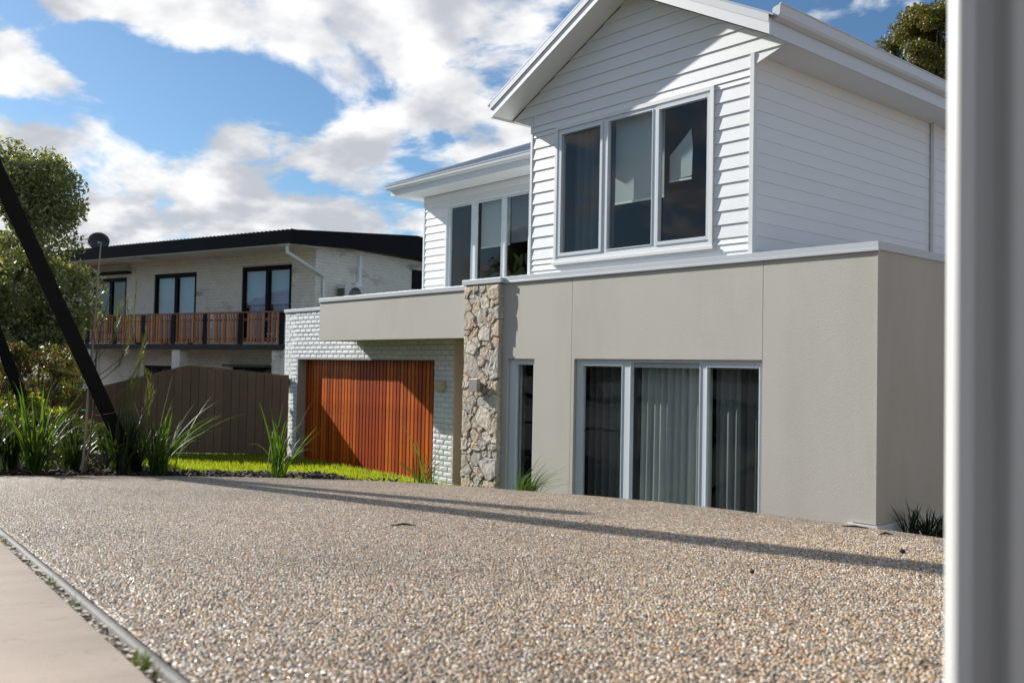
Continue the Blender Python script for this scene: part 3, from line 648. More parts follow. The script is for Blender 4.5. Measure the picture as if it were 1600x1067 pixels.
# sash frames proud of the outer pair
for (p, q_) in ((-9.532, -8.774), (-7.732, -6.975)):
    grid_boxes(MB(), p-.045, q_+.045, 3.115, 4.90, y1-.034, y1-.0205, [(p, q_, 3.16, 4.855)]).build('sash', alu, f, bevel=.002)
bl = MB().box(-8.66, -7.80, y1+.16, y1+.165, 3.79, 4.95).build('blind', blind_m, f); MB().box(-8.66, -7.80, y1+.155, y1+.17, 3.765, 3.79).build('blind_bar', blindbot, bl)
bl = MB().add([(-7.76, y1+.22, 3.98), (-7.40, y1+.22, 4.0), (-7.39, y1+.22, 4.36), (-7.42, y1+.22, 4.60), (-7.50, y1+.22, 4.52), (-7.76, y1+.22, 4.30)], [(0, 1, 2, 3, 4, 5)]).add([(-7.76, y1+.224, 3.98), (-7.40, y1+.224, 4.0), (-7.39, y1+.224, 4.36), (-7.42, y1+.224, 4.60), (-7.50, y1+.224, 4.52), (-7.76, y1+.224, 4.30)], [(5, 4, 3, 2, 1, 0)]).build('blind', blind_m, f)
MB().box(-7.76, -7.40, y1+.215, y1+.228, 3.955, 3.98).build('blind_bar', blindbot, bl)
curtain(f, -9.6, -8.8, 3.1, 4.92, y1+.30, curtaindark, .03, .14)
# right side wall (faces +X) and left side wall (faces -X)
sw = MB().box(GX1-.12, GX1-.002, y1+.121, 18, 2.7, EZ).build('side_wall', board_m, H)
MB().box(GX0+.002, GX0+.12, y1+.121, 18, 2.7, EZ).build('side_wall', board_m, H)
z = 2.785
while z < EZ-.02:
    zb_ = min(z+PIT, EZ-.001); x = GX1-.0005
    for (ya, yb) in ((y1+.051, 13.35), (13.352, 18)):
        mb = MB().add([(x+.013, ya, z), (x+.013, yb, z), (x+.004, yb, zb_), (x+.004, ya, zb_), (x-.002, ya, z), (x-.002, yb, z), (x-.002, yb, zb_), (x-.002, ya, zb_)],
                      [(0, 1, 2, 3), (4, 7, 6, 5), (0, 4, 5, 1), (1, 5, 6, 2), (2, 6, 7, 3), (3, 7, 4, 0)])
        mb.build('weatherboard', board_m, sw)
    x = GX0
    z += PIT
MB().box(GX1+.0195, GX1+.075, 13.47, 13.55, 2.76, EZ-.002).build('downpipe', white, H, bevel=.006)
# soffits, barge boards, fascia, gutter, roof
rf = empty('roof', (CXm, 12, 5.3)); rf.parent = H; rf.location = Vector((CXm, 12, 5.3))-H.location
MB().box(GX1+.0005, FX1-.001, y1+.121, 18, EZ, EZ+.012).build('soffit', soffit_m, rf)
MB().box(FX0+.001, GX0-.0005, y1+.121, 18, EZ, EZ+.012).build('soffit', soffit_m, rf)
YB = 8.64
def sheet_slope(xo, xi, zo, zi, ya, yb, t, name, m_, dz=0):
    return MB().prism([(xo, ya, zo+dz), (xi, ya, zi+dz), (xi, ya, zi+dz+t), (xo, ya, zo+dz+t)], (0, yb-ya, 0)).build(name, m_, rf)
apz = 5.27+2.39*SL
sheet_slope(FX0, CXm-.001, 5.272, apz+.002, YB+.032, y1-.02, .012, 'soffit', soffit_m)
sheet_slope(FX1, CXm+.001, 5.272, apz+.002, YB+.032, y1-.02, .012, 'soffit', soffit_m)
for sx_, fx in ((-1, FX0), (1, FX1)):
    ex = fx+sx_*.02
    zo = 5.255-.02*SL*0
    MB().prism([(ex, YB, zo-.02), (CXm, YB, zo-.02+abs(CXm-ex)*SL), (CXm, YB, zo+.16+abs(CXm-ex)*SL), (ex, YB, zo+.16)], (0, .03, 0)).build('barge_board', white, rf)
    MB().prism([(ex-sx_*.0, YB-.016, zo+.105), (CXm, YB-.016, zo+.105+abs(CXm-ex)*SL), (CXm, YB-.016, zo+.20+abs(CXm-ex)*SL), (ex, YB-.016, zo+.20)], (0, .0155, 0)).build('barge_cap', gutter_m, rf)
    # roof sheet
    MB().prism([(fx+sx_*.08, YB-.018, 5.46-.04), (CXm, YB-.018, 5.46+abs(CXm-fx)*SL), (CXm, YB-.018, 5.485+abs(CXm-fx)*SL), (fx+sx_*.08, YB-.018, 5.485-.04)], (0, 18-YB, 0)).build('roof_sheet', roofmetal, rf)
def gutter(pts_axis, name='gutter'): pass
# right gutter: profile in X-Z extruded along Y
def gut(sx_, fx, ya, yb):
    MB().box(min(fx, fx+sx_*.018), max(fx, fx+sx_*.018), YB+.031, yb, EZ-.005, EZ+.235).build('fascia', gutter_m, rf)
    o = fx+sx_*.0185
    P = [(o, 5.405), (o+sx_*.018, 5.400), (o+sx_*.075, 5.425), (o+sx_*.095, 5.455), (o+sx_*.10, 5.555), (o+sx_*.112, 5.562), (o+sx_*.112, 5.572), (o+sx_*.088, 5.568), (o+sx_*.085, 5.47), (o+sx_*.01, 5.43), (o+sx_*.01, 5.53), (o, 5.53)]
    MB().prism([(x, ya, z) for x, z in P], (0, yb-ya, 0)).prism([(x, ya-.004, z) for x, z in (P[0], P[2], P[3], P[4], (P[4][0]-sx_*.085, 5.54))], (0, .004, 0)).build('gutter', gutter_m, rf)
gut(1, FX1, 8.70, 18); gut(-1, FX0, 8.70, 18)

# ---- left wing with hip roof
WX0 = -16.74; FY = 11.16; FXW = -17.16
WW = (-15.93, -13.20, 2.95, 4.975)
mb = MB(); grid_boxes(mb, WX0, -10.25, 2.55, EZ, yw+.002, yw+.12, [(-15.88, -13.25, 3.0, 4.92)]); mb.box(WX0, WX0+.12, yw+.121, 18, 2.55, EZ)
wing = mb.build('wing_wall', board_m, H)
z = 2.62
while z < EZ-.01:
    zb_ = min(z+PIT, EZ-.001)
    a, b = WX0+.03, -10.3
    if zb_ > WW[3] and z < WW[3]:
        wb(a, WW[0]-.002, a, WW[0]-.002, z, WW[3], wing, yw); wb(WW[1]+.002, b, WW[1]+.002, b, z, WW[3], wing, yw); wb(a, b, a, b, WW[3]+.001, zb_, wing, yw)
    elif z > WW[3] or zb_ < WW[2]: wb(a, b, a, b, z, zb_, wing, yw)
    else: wb(a, WW[0]-.002, a, WW[0]-.002, z, zb_, wing, yw); wb(WW[1]+.002, b, WW[1]+.002, b, z, zb_, wing, yw)
    z += PIT
MB().box(WX0-.022, WX0+.03, yw-.024, yw, 2.6, EZ-.001).box(WX0-.022, WX0, yw+.001, yw+.05, 2.6, EZ-.001).build('corner_board', white, wing, bevel=.002)
mb = MB(); a, b, c, d = WW; t = .05
mb.box(a, a+t, yw-.036, yw+.001, c, d).box(b-t, b, yw-.036, yw+.001, c, d).box(a+t, b-t, yw-.036, yw+.001, d-t, d); mb.build('window_casing', white, wing, bevel=.003)
f = window('wing_window', a+t, b-t, c+.0, d-t, yw-.012, [(-15.774, -15.045, 3.05, 4.89, 0), (-14.896, -14.076, 3.05, 4.89, .03), (-13.958, -13.27, 3.05, 4.89, 0)], room=2.6, parent=H)
bl = MB().box(-14.93, -14.02, yw+.16, yw+.165, 3.99, 4.95).build('blind', blind_m, f); MB().box(-14.93, -14.02, yw+.155, yw+.17, 3.97, 3.99).build('blind_bar', blindbot, bl)
bl = MB().box(-13.98, -13.2, yw+.16, yw+.165, 4.0, 4.95).build('blind', mat('dim_blind', (.17, .18, .2), .7), f)
# pot plant seen through the wing window
pp = empty('indoor_plant', (-14.3, yw+1.0, 2.9), 'dark broad-leaved potted plant seen through the wing window behind glass', 'plant')
for i in range(11):
    an = random.uniform(0, 6.28); el = random.uniform(.2, 1.1); L = random.uniform(.28, .42); d = Vector((math.cos(an)*math.cos(el), math.sin(an)*math.cos(el)*.5, math.sin(el)))
    c0 = Vector((-14.45+random.uniform(-.25, .45), yw+.7, 3.25+random.uniform(0, .4))); s = d.cross(Vector((0, 1, .2))).normalized()*.07
    MB().add([c0, c0+d*L*.35+s, c0+d*L*.7+s*.8, c0+d*L, c0+d*L*.7-s*.8, c0+d*L*.35-s], [(0, 1, 2, 3), (0, 3, 4, 5)]).build('leaf', leaf_mid, pp)
MB().tube([(-14.3, yw+.8, 2.9), (-14.3, yw+.8, 3.3)], [.16, .2], 12).build('pot', dark, pp)
wr = empty('roof', (-14, 13, 5.3)); wr.parent = H; wr.location = Vector((-14, 13, 5.3))-H.location
MB().box(FXW+.001, -10.65, FY+.001, yw-.0245, EZ, EZ+.012).box(FXW+.001, WX0-.023, yw-.024, 18, EZ, EZ+.012).build('soffit', soffit_m, wr)
MB().box(FXW-.018, -10.65, FY-.018, FY, EZ-.005, EZ+.15).box(FXW-.018, FXW, FY+.0005, 18, EZ-.005, EZ+.15).build('fascia', gutter_m, wr)
Pg = [(0, 5.36), (.018, 5.355), (.07, 5.375), (.09, 5.40), (.095, 5.455), (.107, 5.462), (.107, 5.470), (.084, 5.466), (.08, 5.41), (.01, 5.385), (.01, 5.45), (0, 5.45)]
o = FY-.0185
ga = [(FXW-.0185-d, o-d, z) for d, z in Pg]; gb = [(-10.65, o-d, z) for d, z in Pg]; gc = [(FXW-.0185-d, 18, z) for d, z in Pg]; n = len(Pg)
MB().add(ga+gb+gc, [(i, (i+1) % n, n+(i+1) % n, n+i) for i in range(n)]+[(i, (i+1) % n, 2*n+(i+1) % n, 2*n+i) for i in range(n)]).build('gutter', gutter_m, wr)
e0 = Vector((FXW-.06, FY-.06, 5.455)); HS = .42; run = 4.2
tp = e0+Vector((run, run, run*HS))
MB().prism([e0, (-10.3, e0.y, e0.z), (-10.3, tp.y, tp.z), tp], (0, 0, .02)).build('roof_sheet', roofmetal, wr)
MB().prism([e0, tp, (tp.x, 18, tp.z), (e0.x, 18, e0.z)], (0, 0, .02)).build('roof_sheet', roofmetal, wr)
MB().tube([e0+Vector((0, 0, .03)), tp+Vector((0, 0, .03))], .028, 6).build('hip_cap', gutter_m, wr)
mb = MB()
for k in range(34):
    x = e0.x+.15+k*.19; t_ = min(run, x-e0.x)
    mb.prism([(x, e0.y, e0.z+.02), (x+.025, e0.y, e0.z+.02), (x+.025, e0.y+t_, e0.z+.02+t_*HS), (x, e0.y+t_, e0.z+.02+t_*HS)], (0, 0, .016))
mb.build('roof_ribs', roofmetal, wr, kind='stuff')
MB().box(-16.86, -16.78, yw+.1, yw+.16, EZ-.13, EZ-.10).tube([(-16.80, yw+.12, EZ), (-16.80, yw+.12, EZ-.12), (-16.72, yw+.16, EZ-.14)], .03).build('downpipe', gutter_m, wr)

# wall lights
wl = empty('wall_light', (-13.285, yg, 1.18), 'small beige box wall light on the white block wall beside the garage door', 'wall light')
MB().box(-13.40, -13.165, yg-.085, yg-.012, 1.10, 1.27).build('lamp_body', lampbeige, wl, bevel=.004); MB().box(-13.36, -13.2, yg-.0118, yg+.0, 1.12, 1.25).build('bracket', dark, wl)
wl = empty('wall_light', (-11.1, 8.88, 1.24), 'steel up-down wall light mounted on the stone pillar', 'wall light')
MB().box(-11.22, -11.02, 8.765, 8.835, 1.145, 1.345).build('lamp_body', steel, wl, bevel=.004); MB().box(-11.17, -11.07, 8.8351, 8.92, 1.19, 1.30).build('bracket', steel, wl)

# ================================================================== OLD HOUSE (left)
TH = R(16.0); OO = Vector((-28.262, 15.368, 0)); e1 = Vector((-math.cos(TH), -math.sin(TH), 0)); e2 = Vector((-math.sin(TH), math.cos(TH), 0))
def q3(a, b, z): return OO+e1*a+e2*b+Vector((0, 0, z))
class LB(MB):
    def lb(s, a0, a1, b0, b1, z0, z1):
        return s.add([q3(a, b, z) for z in (z0, z1) for a, b in ((a0, b0), (a1, b0), (a1, b1), (a0, b1))], [(0, 3, 2, 1), (4, 5, 6, 7), (0, 1, 5, 4), (1, 2, 6, 5), (2, 3, 7, 6), (3, 0, 4, 7)])
OH = empty('old_house', q3(6, 3, -.6), 'old two storey painted brick house with black roof fascia and timber balcony', 'house')
WINS = [(1.15, 3.72, 2.3, 4.98), (6.25, 8.82, 2.3, 4.92), (10.6, 12.9, 2.6, 4.88), (7.6, 9.3, -.1, 1.36), (2.04, 4.1, .2, 1.40)]
def lgrid(mb, a0, a1, z0, z1, b0, b1, holes):
    t = grid_boxes(MB(), a0, a1, z0, z1, b0, b1, holes); mb.add([q3(*v) for v in t.v], t.f); return mb
ow = lgrid(LB(), 0.0, 15, -.7, 5.66, .012, .2, WINS); ow.lb(0.0, .2, .2, 11, -.7, 5.7)
owall = ow.build('wall', oldmortar, OH)
# brick courses as real relief, joined (each far smaller than can be picked apart)
bcm = MB(); CHo, CLo = .115, .33
z = -.6; r_ = 0
while z < 5.6:
    a = -(CLo/2 if r_ % 2 else 0)
    while a < 15:
        aa, bb = max(a, .0), min(a+CLo-.012, 15)
        for (pa, pb) in [(aa, bb)]:
            cz = z+CHo/2
            for w in WINS:
                if w[2]-.02 < cz < w[3]+.02:
                    if pa < w[1] and pb > w[0]:
                        if pa < w[0]: pb = w[0]
                        elif pb > w[1]: pa = w[1]
                        else: pb = pa
            if pb-pa > .03: bcm.add([q3(x, y, zz) for x, y, zz in ((pa, .012, z), (pb, .012, z), (pb, .012, z+CHo-.012), (pa, .012, z+CHo-.012), (pa+.006, .002, z+.006), (pb-.006, .002, z+.006), (pb-.006, .002, z+CHo-.018), (pa+.006, .002, z+CHo-.018))], [(0, 1, 5, 4), (1, 2, 6, 5), (2, 3, 7, 6), (3, 0, 4, 7), (4, 5, 6, 7)])
        a += CLo
    b = -(CLo/2 if r_ % 2 else 0)
    while b < 9:
        pa, pb = max(b, .0), b+CLo-.012
        bcm.add([q3(x, y, zz) for x, y, zz in ((.0, pa, z), (.0, pb, z), (.0, pb, z+CHo-.012), (.0, pa, z+CHo-.012), (-.01, pa+.006, z+.006), (-.01, pb-.006, z+.006), (-.01, pb-.006, z+CHo-.018), (-.01, pa+.006, z+CHo-.018))], [(0, 1, 5, 4), (1, 2, 6, 5), (2, 3, 7, 6), (3, 0, 4, 7), (4, 5, 6, 7)])
        b += CLo
    z += CHo; r_ += 1
bcm.build('bricks', oldblock, OH, kind='stuff')
for i, w in enumerate(WINS):
    a, b, c, d = w; mid = (a+b)/2+(-.02)
    holes = [(a+.16, mid-.09, c+.1, d-.16), (mid+.09, b-.12, c+.1, d-.16)] if i < 4 else [(a+.1, b-.1, c+.1, d-.1)]
    fr = lgrid(LB(), a, b, c, d, .05, .13, holes).build('window', blackpaint, OH)
    for h in holes:
        LB().lb(h[0], h[1], .10, .106, h[2], h[3]).build('pane', glass2, fr)
        if i < 2:
            zbot = 3.62 if i == 0 else 2.4
            LB().lb(h[0]-.02, h[1]+.02, .2, .204, zbot, h[3]+.03).build('blind', blindblue, fr)
            if i == 0:
                V = []; n = 60
                for k in range(n+1):
                    aa = h[0]+(h[1]-h[0])*k/n
                    for zz in (2.4, 3.66): V.append(q3(aa, .3+.04*math.sin(aa*34), zz))
                me = fastmesh('curtain', np.array([tuple(v) for v in V]), np.array([(k*2, k*2+2, k*2+3, k*2+1) for k in range(n)])); link('curtain', me, blindblue, fr)
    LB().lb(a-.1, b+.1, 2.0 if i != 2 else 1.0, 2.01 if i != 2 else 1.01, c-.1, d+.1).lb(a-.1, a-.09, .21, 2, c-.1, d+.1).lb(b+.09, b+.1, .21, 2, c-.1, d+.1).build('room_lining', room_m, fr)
LB().lb(10.3, 13.4, -.35, .0, 5.02, 5.10).build('window_hood', blackpaint, OH)
LB().lb(2.04, 4.3, -.30, .0, 1.38, 1.46).build('window_hood', mat('green_hood', (.10, .115, .085), .7), OH)
# roof: low pitch, deep black fascia with a wide side rake
orf = empty('roof', q3(6, 3, 5.7)); orf.parent = OH; orf.location = q3(6, 3, 5.7)-OH.location
def zr(b): return 5.87+.097*(b+1.6) if b < 4.8 else 6.49-.05*(b-4.8)
P = [(-1.6, zr(-1.6)), (4.8, zr(4.8)), (11, zr(11)), (11, 5.55), (3, 5.66), (-1.6, 5.40)]
LB().prism([q3(-.5, b, z) for b, z in P], e1*.05).build('rake_fascia', blackpaint, orf)
LB().lb(-.45, 16, -1.6, -1.55, 5.40, 5.87).build('fascia', blackpaint, orf)
LB().lb(-.45, 16, -1.549, 0.0, 5.42, 5.44).build('soffit', oldblock, orf)
LB().prism([q3(-.45, 0, 5.66), q3(-.45, 10.9, 5.58), q3(.0, 10.9, 5.58), q3(0, 0, 5.66)], (0, 0, .02)).build('soffit', blackpaint, orf)
LB().add([q3(-.45, -1.55, 5.86), q3(16, -1.55, 5.86), q3(16, 4.8, 6.47), q3(-.45, 4.8, 6.47), q3(16, 11, 6.17), q3(-.45, 11, 6.17)], [(0, 1, 2, 3), (3, 2, 4, 5)]).build('roof_sheet', roofmetal, orf)
mb = LB()
for k in range(80): mb.lb(-.45+k*.2, -.45+k*.2+.05, -1.56, -1.2, 5.862, 5.90)
mb.build('roof_ribs', blackpaint, orf, kind='stuff')
LB().lb(-.46, -.0, -1.65, -1.601, 5.36, 5.405).lb(0.001, 16, -1.62, -1.601, 5.385, 5.405).build('gutter', mat('grey_gutter', (.4, .4, .38), .5), orf)
LB().tube([q3(-.22, -1.52, 5.42), q3(-.22, -1.5, 5.15), q3(-.10, .30, 4.55), q3(-.09, .32, 4.4), q3(-.09, .32, 2.0)], .06, 8).build('downpipe', white, OH)
LB().lb(-.14, -.02, 2.02, 2.16, 4.35, 5.43).build('duct', whiteshade, OH)
LB().lb(-.05, .02, 5.1, 6.2, 4.5, 5.25).build('window', blackpaint, OH)
# lower floor piers
for (a0, a1) in ((5.25, 5.70), (-.03, .49), (10.6, 11.0)):
    mb = LB()
    for k in range(24): mb.lb(a0+random.uniform(0, .012), a1-random.uniform(0, .012), -1.40+random.uniform(-.01, .01), -1.05, -.7+k*.1125, -.7+k*.1125+.10)
    mb.lb(a0+.02, a1-.02, -1.385, -1.06, -.7, 1.95); mb.build('pier', oldblock, OH)
# balcony
LB().lb(-.05, 13, -1.40, 0.0, 2.0, 2.13).lb(-.05, 13, -1.46, -1.402, 1.96, 2.15).build('balcony_deck', deck_m, OH)
LB().lb(-.05, 13, -1.44, -1.34, 3.21, 3.26).lb(-.05, 13, -1.38, -1.34, 2.95, 3.02).lb(-.05, 13, -1.38, -1.34, 2.30, 2.36).build('balcony_rail', slat_m, OH)
for a in (.0, 2.0, 3.85, 5.6, 7.35, 9.1, 10.9): LB().lb(a-.12, a+.12, -1.455, -1.441, 2.151, 3.209).build('balcony_post', blackpaint, OH)
me = None; a = .16; k = 0
sm_ = LB(); sm_.lb(0, .085, 0, .022, 0, 1.02)
while a < 12.6:
    if k not in (4, 11, 23, 37):
        LB().lb(a, a+random.uniform(.07, .088), -1.43+random.uniform(-.006, .006), -1.402, 2.19+random.uniform(-.03, .02), 3.20).build('balcony_slat', slat_m, OH)
    a += .145; k += 1
# junk on the balcony floor seen through the slats
jb = empty('folded_chair', q3(1.0, -.9, 2.14), 'white plastic chair behind the right end of the balcony slats', 'chair')
LB().lb(.75, 1.2, -1.0, -.6, 2.5, 2.55).lb(.75, 1.2, -.62, -.58, 2.55, 2.95).build('seat', white, jb)
for (a_, b_) in ((.77, -.98), (1.17, -.98), (.77, -.62), (1.17, -.62)): LB().lb(a_, a_+.03, b_, b_+.03, 2.14, 2.5).build('leg', white, jb)
for k, (a_, w) in enumerate(((5.2, .3), (6.6, .35), (8.2, .4))):
    t = empty('plant_pot', q3(a_, -1.0, 2.14), ['terracotta pot tucked behind the middle balcony slats', 'terracotta pot behind the balcony slats left of the middle post', 'widest terracotta pot behind the left balcony slats'][k], 'pot', 'pots on the old balcony')
    LB().tube([q3(a_, -1.0, 2.14), q3(a_, -1.0, 2.32), q3(a_, -1.0, 2.34)], [w*.3, w*.45, w*.5], 12).build('pot', tile_m, t); LB().tube([q3(a_, -1.0, 2.345), q3(a_, -1.0, 2.36)], w*.42, 12).build('soil', soil, t)
# air conditioner on the side wall
ac = empty('air_conditioner', q3(-.3, 1.6, 3.5), 'white outdoor air conditioner unit on the side wall of the old house', 'air conditioner')
LB().lb(-.50, -.12, .95, 2.15, 3.45, 4.30).build('casing', mat('ac_white', (.62, .61, .57), .5), ac, bevel=.02)
mb = LB(); ring = [q3(-.515, 1.45+.32*math.cos(t), 3.9+.32*math.sin(t)) for t in np.linspace(0, 2*math.pi, 24, endpoint=False)]
mb.tube([q3(-.50, 1.45, 3.93), q3(-.52, 1.45, 3.93)], .31, 24); mb.build('fan_grille', mat('ac_grille', (.06, .06, .06), .6), ac)
mb = LB()
for k in range(7): mb.lb(-.53, -.522, 1.17, 1.73, 3.60+k*.08, 3.61+k*.08)
mb.build('grille_bars', whiteshade, ac)
mb = LB()
for k in range(8): mb.lb(-.46+.0, -.16, .92, .949, 3.55+k*.08, 3.60+k*.08)
mb.build('vent_slats', dark, ac)
LB().lb(-.22, -.05, 1.80, 2.02, 4.3001, 4.45).build('pipe_cover', whiteshade, ac); LB().lb(-.45, .0, 1.1, 1.15, 3.40, 3.449).lb(-.45, .0, 1.95, 2.0, 3.40, 3.449).build('bracket', dark, ac)
# satellite dish
dcen = q3(10.4, -1.4, 6.15)
sdsh = empty('satellite_dish', q3(10.4, -1.4, 5.6), 'dark round satellite dish on a pole at the left end of the old roof', 'satellite dish')
nrm = (EYE-dcen).normalized(); a_ = nrm.cross(Vector((0, 0, 1))).normalized(); b_ = a_.cross(nrm); V = [dcen-nrm*.06]; Fc = []
for r_i, (r, d) in enumerate(((.13, -.05), (.27, -.02), (.39, .03), (.395, .02))):
    for k in range(24): t = 2*math.pi*k/24; V.append(dcen+a_*math.cos(t)*r+b_*math.sin(t)*r*.88+nrm*d)
for k in range(24): Fc.append((0, 1+k, 1+(k+1) % 24))
for r_i in range(3):
    for k in range(24): Fc.append((1+r_i*24+k, 1+r_i*24+(k+1) % 24, 1+(r_i+1)*24+(k+1) % 24, 1+(r_i+1)*24+k))
dm = mat('dish_grey', (.035, .04, .042), .5)
MB().add(V, Fc).build('reflector', dm, sdsh, smooth=True)
MB().tube([dcen-nrm*.06, dcen-nrm*.12-Vector((0, 0, .25)), dcen-nrm*.12-Vector((0, 0, .75))], .025).build('pole', steel, sdsh)
MB().tube([dcen-b_*.33+nrm*.02, dcen+nrm*.35-b_*.08], .014).tube([dcen+nrm*.3-b_*.1, dcen+nrm*.42-b_*.04], .045).build('receiver_arm', steel, sdsh)

# ================================================================== FENCE
fn = empty('paling_fence', (-20.5, 7.5, -.6), 'dark brown timber paling fence with a peaked top in front of the old house', 'fence')
def fpt(L, D=20.75): return Vector((FD.x*D+RD.x*L, FD.y*D+RD.y*L, 0))
def ftop(px):
    P_ = [(0, .55), (100, .80), (160, .94), (295, 1.455), (443, 1.27), (460, 1.26)]
    for (a, za), (b, zb_) in zip(P_, P_[1:]):
        if a <= px <= b: return za+(zb_-za)*(px-a)/(b-a)
    return .5
def pxof(L): return 800+1447.44*L/20.75
L = -4.98; k = 0
while L > -10.9:
    wdt = .183; a, b = L-wdt+.010, L; pa, pb = fpt(a), fpt(b); dpt = FD*.022; zb0 = -.50 if k > 4 else -.56
    za, zc_ = ftop(pxof(a)), ftop(pxof(b))
    jit = FD*random.uniform(-.006, .006)
    MB().add([pa+jit+Vector((0, 0, zb0)), pb+jit+Vector((0, 0, zb0)), pb+jit+Vector((0, 0, zc_)), pa+jit+Vector((0, 0, za)), pa+jit+dpt+Vector((0, 0, zb0)), pb+jit+dpt+Vector((0, 0, zb0)), pb+jit+dpt+Vector((0, 0, zc_)), pa+jit+dpt+Vector((0, 0, za))],
             [(0, 1, 2, 3), (4, 7, 6, 5), (0, 4, 5, 1), (1, 5, 6, 2), (2, 6, 7, 3), (3, 7, 4, 0)]).build('paling', fence_m, fn)
    ce = fpt(a-.006)+FD*.026; hb = RD*.022; zt = min(za, zc_)-.03
    MB().add([ce-hb+Vector((0, 0, zb0)), ce+hb+Vector((0, 0, zb0)), ce+hb+Vector((0, 0, zt)), ce-hb+Vector((0, 0, zt)), ce-hb+FD*.01+Vector((0, 0, zb0)), ce+hb+FD*.01+Vector((0, 0, zb0)), ce+hb+FD*.01+Vector((0, 0, zt)), ce-hb+FD*.01+Vector((0, 0, zt))],
             [(0, 1, 2, 3), (4, 7, 6, 5), (0, 4, 5, 1), (1, 5, 6, 2), (2, 6, 7, 3), (3, 7, 4, 0)]).build('cover_strip', fence_m, fn)
    L -= wdt; k += 1
def fbar(z0, z1, d0, d1, La=-10.9, Lb=-4.98, name='rail'):
    a, b = fpt(La), fpt(Lb)
    return MB().add([p+FD*d+Vector((0, 0, z)) for z in (z0, z1) for p, d in ((a, d0), (b, d0), (b, d1), (a, d1))], [(0, 3, 2, 1), (4, 5, 6, 7), (0, 1, 5, 4), (1, 2, 6, 5), (2, 3, 7, 6), (3, 0, 4, 7)]).build(name, fence_m, fn)
fbar(-.3, -.2, .03, .07); fbar(.45, .55, .03, .07); fbar(-.75, -.57, -.03, -.008, name='plinth_board')
for Lp in (-10.6, -8.4, -6.3): fbar(-.8, .8, .03, .12, Lp, Lp+.1, name='post')
MB().box(-19.40, -19.05, yg-.07, yg-.012, 1.02, 1.22).build('end_rail', fence_m, fn)

# ================================================================== BEAMS
def beam(foot, top, label, h=.24):
    foot, top = Vector(foot), Vector(top); d = (top-foot).normalized()
    view = (EYE-(foot+top)/2).normalized(); s = d.cross(view).normalized(); t = s.cross(d).normalized()
    mb = MB(); w = .064
    mb.add([p+s*a*w+t*b*h for p in (foot-d*.7, top) for a, b in ((-1, -1), (1, -1), (1, 1), (-1, 1))], [(0, 3, 2, 1), (4, 5, 6, 7), (0, 1, 5, 4), (1, 2, 6, 5), (2, 3, 7, 6), (3, 0, 4, 7)])
    o = mb.build('raking_beam', beam_m, bevel=.006); return tag(o, label, 'beam', 'black raking beams at the left of the garden')
ra, rb = (pixdir(0, 279)), (pixdir(210, 735)); nb_ = ra.cross(rb); sh_end = Vector((.3, 2.62, 1.1)); tt = (sh_end-EYE).dot(nb_)/sd_.dot(nb_)
ftA = EYE+rb*9.1; beam(ftA, sh_end-sd_*tt, 'thick black leaning beam, the nearer and larger of the two, crossing the tree')
print('BEAM', ftA, sh_end-sd_*tt)
beam((-12.8, 3.5, -.5), (-12.06, 1.03, 5.56), 'black leaning beam at the left edge, the farther and thinner of the two', .19)

# ================================================================== FOREGROUND POST
def rib(c0, r0): return [(c0-r0*math.cos(t), -.0-r0*.95*math.sin(t)) for t in np.linspace(0, math.pi, 9)]
prof = [(.0, .012)]+rib(.0095, .0095)+[(.0195, .016), (.022, .020), (.046, .022), (.0485, .016)]+rib(.0585, .0095)+[(.0685, .018), (.072, .022), (.15, .024), (.18, .10), (.053, .10)]
P0 = Vector((-.3595, .809, 0)); pr_, pf = RD, FD
# turned a little so that it shows its near face only
mb = MB(); mb.prism([P0+pr_*a+pf*b+Vector((0, 0, 1.0)) for a, b in prof], (.0, .0, 2.9))
post = mb.build('white_post', mat('post_white', (.47, .47, .46), .45, .04, 3), bevel=.0012); tag(post, 'out-of-focus white ribbed metal post close by at the right edge', 'post')

# ================================================================== PLANTS
def strap_plant(x, y, n, h, label, m_, spread=1.0, w=.011, name='strap_leaf_plant', z=None, seed=0, group=None, tilt=0, leafname='leaf'):
    rnd = random.Random(seed); z = Hout(x, y)-.03 if z is None else z
    r = empty(name, (x, y, z), label, 'plant', group)
    for i in range(n):
        an = rnd.uniform(0, 2*math.pi); L = h*rnd.uniform(.55, 1.08); out = rnd.uniform(.08, .62)*spread; droop = rnd.uniform(.0, .35)*L*spread
        ww = w*rnd.uniform(.7, 1.25); tw = rnd.uniform(-.9, .9); base = Vector((x+rnd.gauss(0, .035), y+rnd.gauss(0, .035), z))
        dirh = Vector((math.cos(an), math.sin(an), 0)); side = Vector((-math.sin(an+tw), math.cos(an+tw), 0)); V = []; K_ = 8
        for k in range(K_+1):
            t = k/K_; hx = out*L*(t**1.35); zz = L*t*math.sqrt(max(.1, 1-out*out*.6))-droop*(t**3)
            if zz < 0 and k: zz = .01
            wk = ww*(min(1, t*5+.55))*(1-t**3.2)+.0004
            c = base+dirh*hx+RD*tilt*L*t*t+Vector((0, 0, zz)); fold = Vector((0, 0, wk*.35)) if True else 0
            V += [c-side*wk+fold, c-Vector((0, 0, 0)), c+side*wk+fold]
        q = [(k*3+j, k*3+j+1, (k+1)*3+j+1, (k+1)*3+j) for k in range(K_) for j in (0, 1)]
        me = bpy.data.meshes.new(leafname); me.from_pydata([tuple(v) for v in V], [], q); me.polygons.foreach_set('use_smooth', [True]*len(me.polygons))
        link(leafname, me, m_, r)
    return r
def gp(px, D, dy=0):
    L = D*(px-800)/1447.44; return FD.x*D+RD.x*L, FD.y*D+RD.y*L
G1 = 'strap-leaved plants along the garden bed'
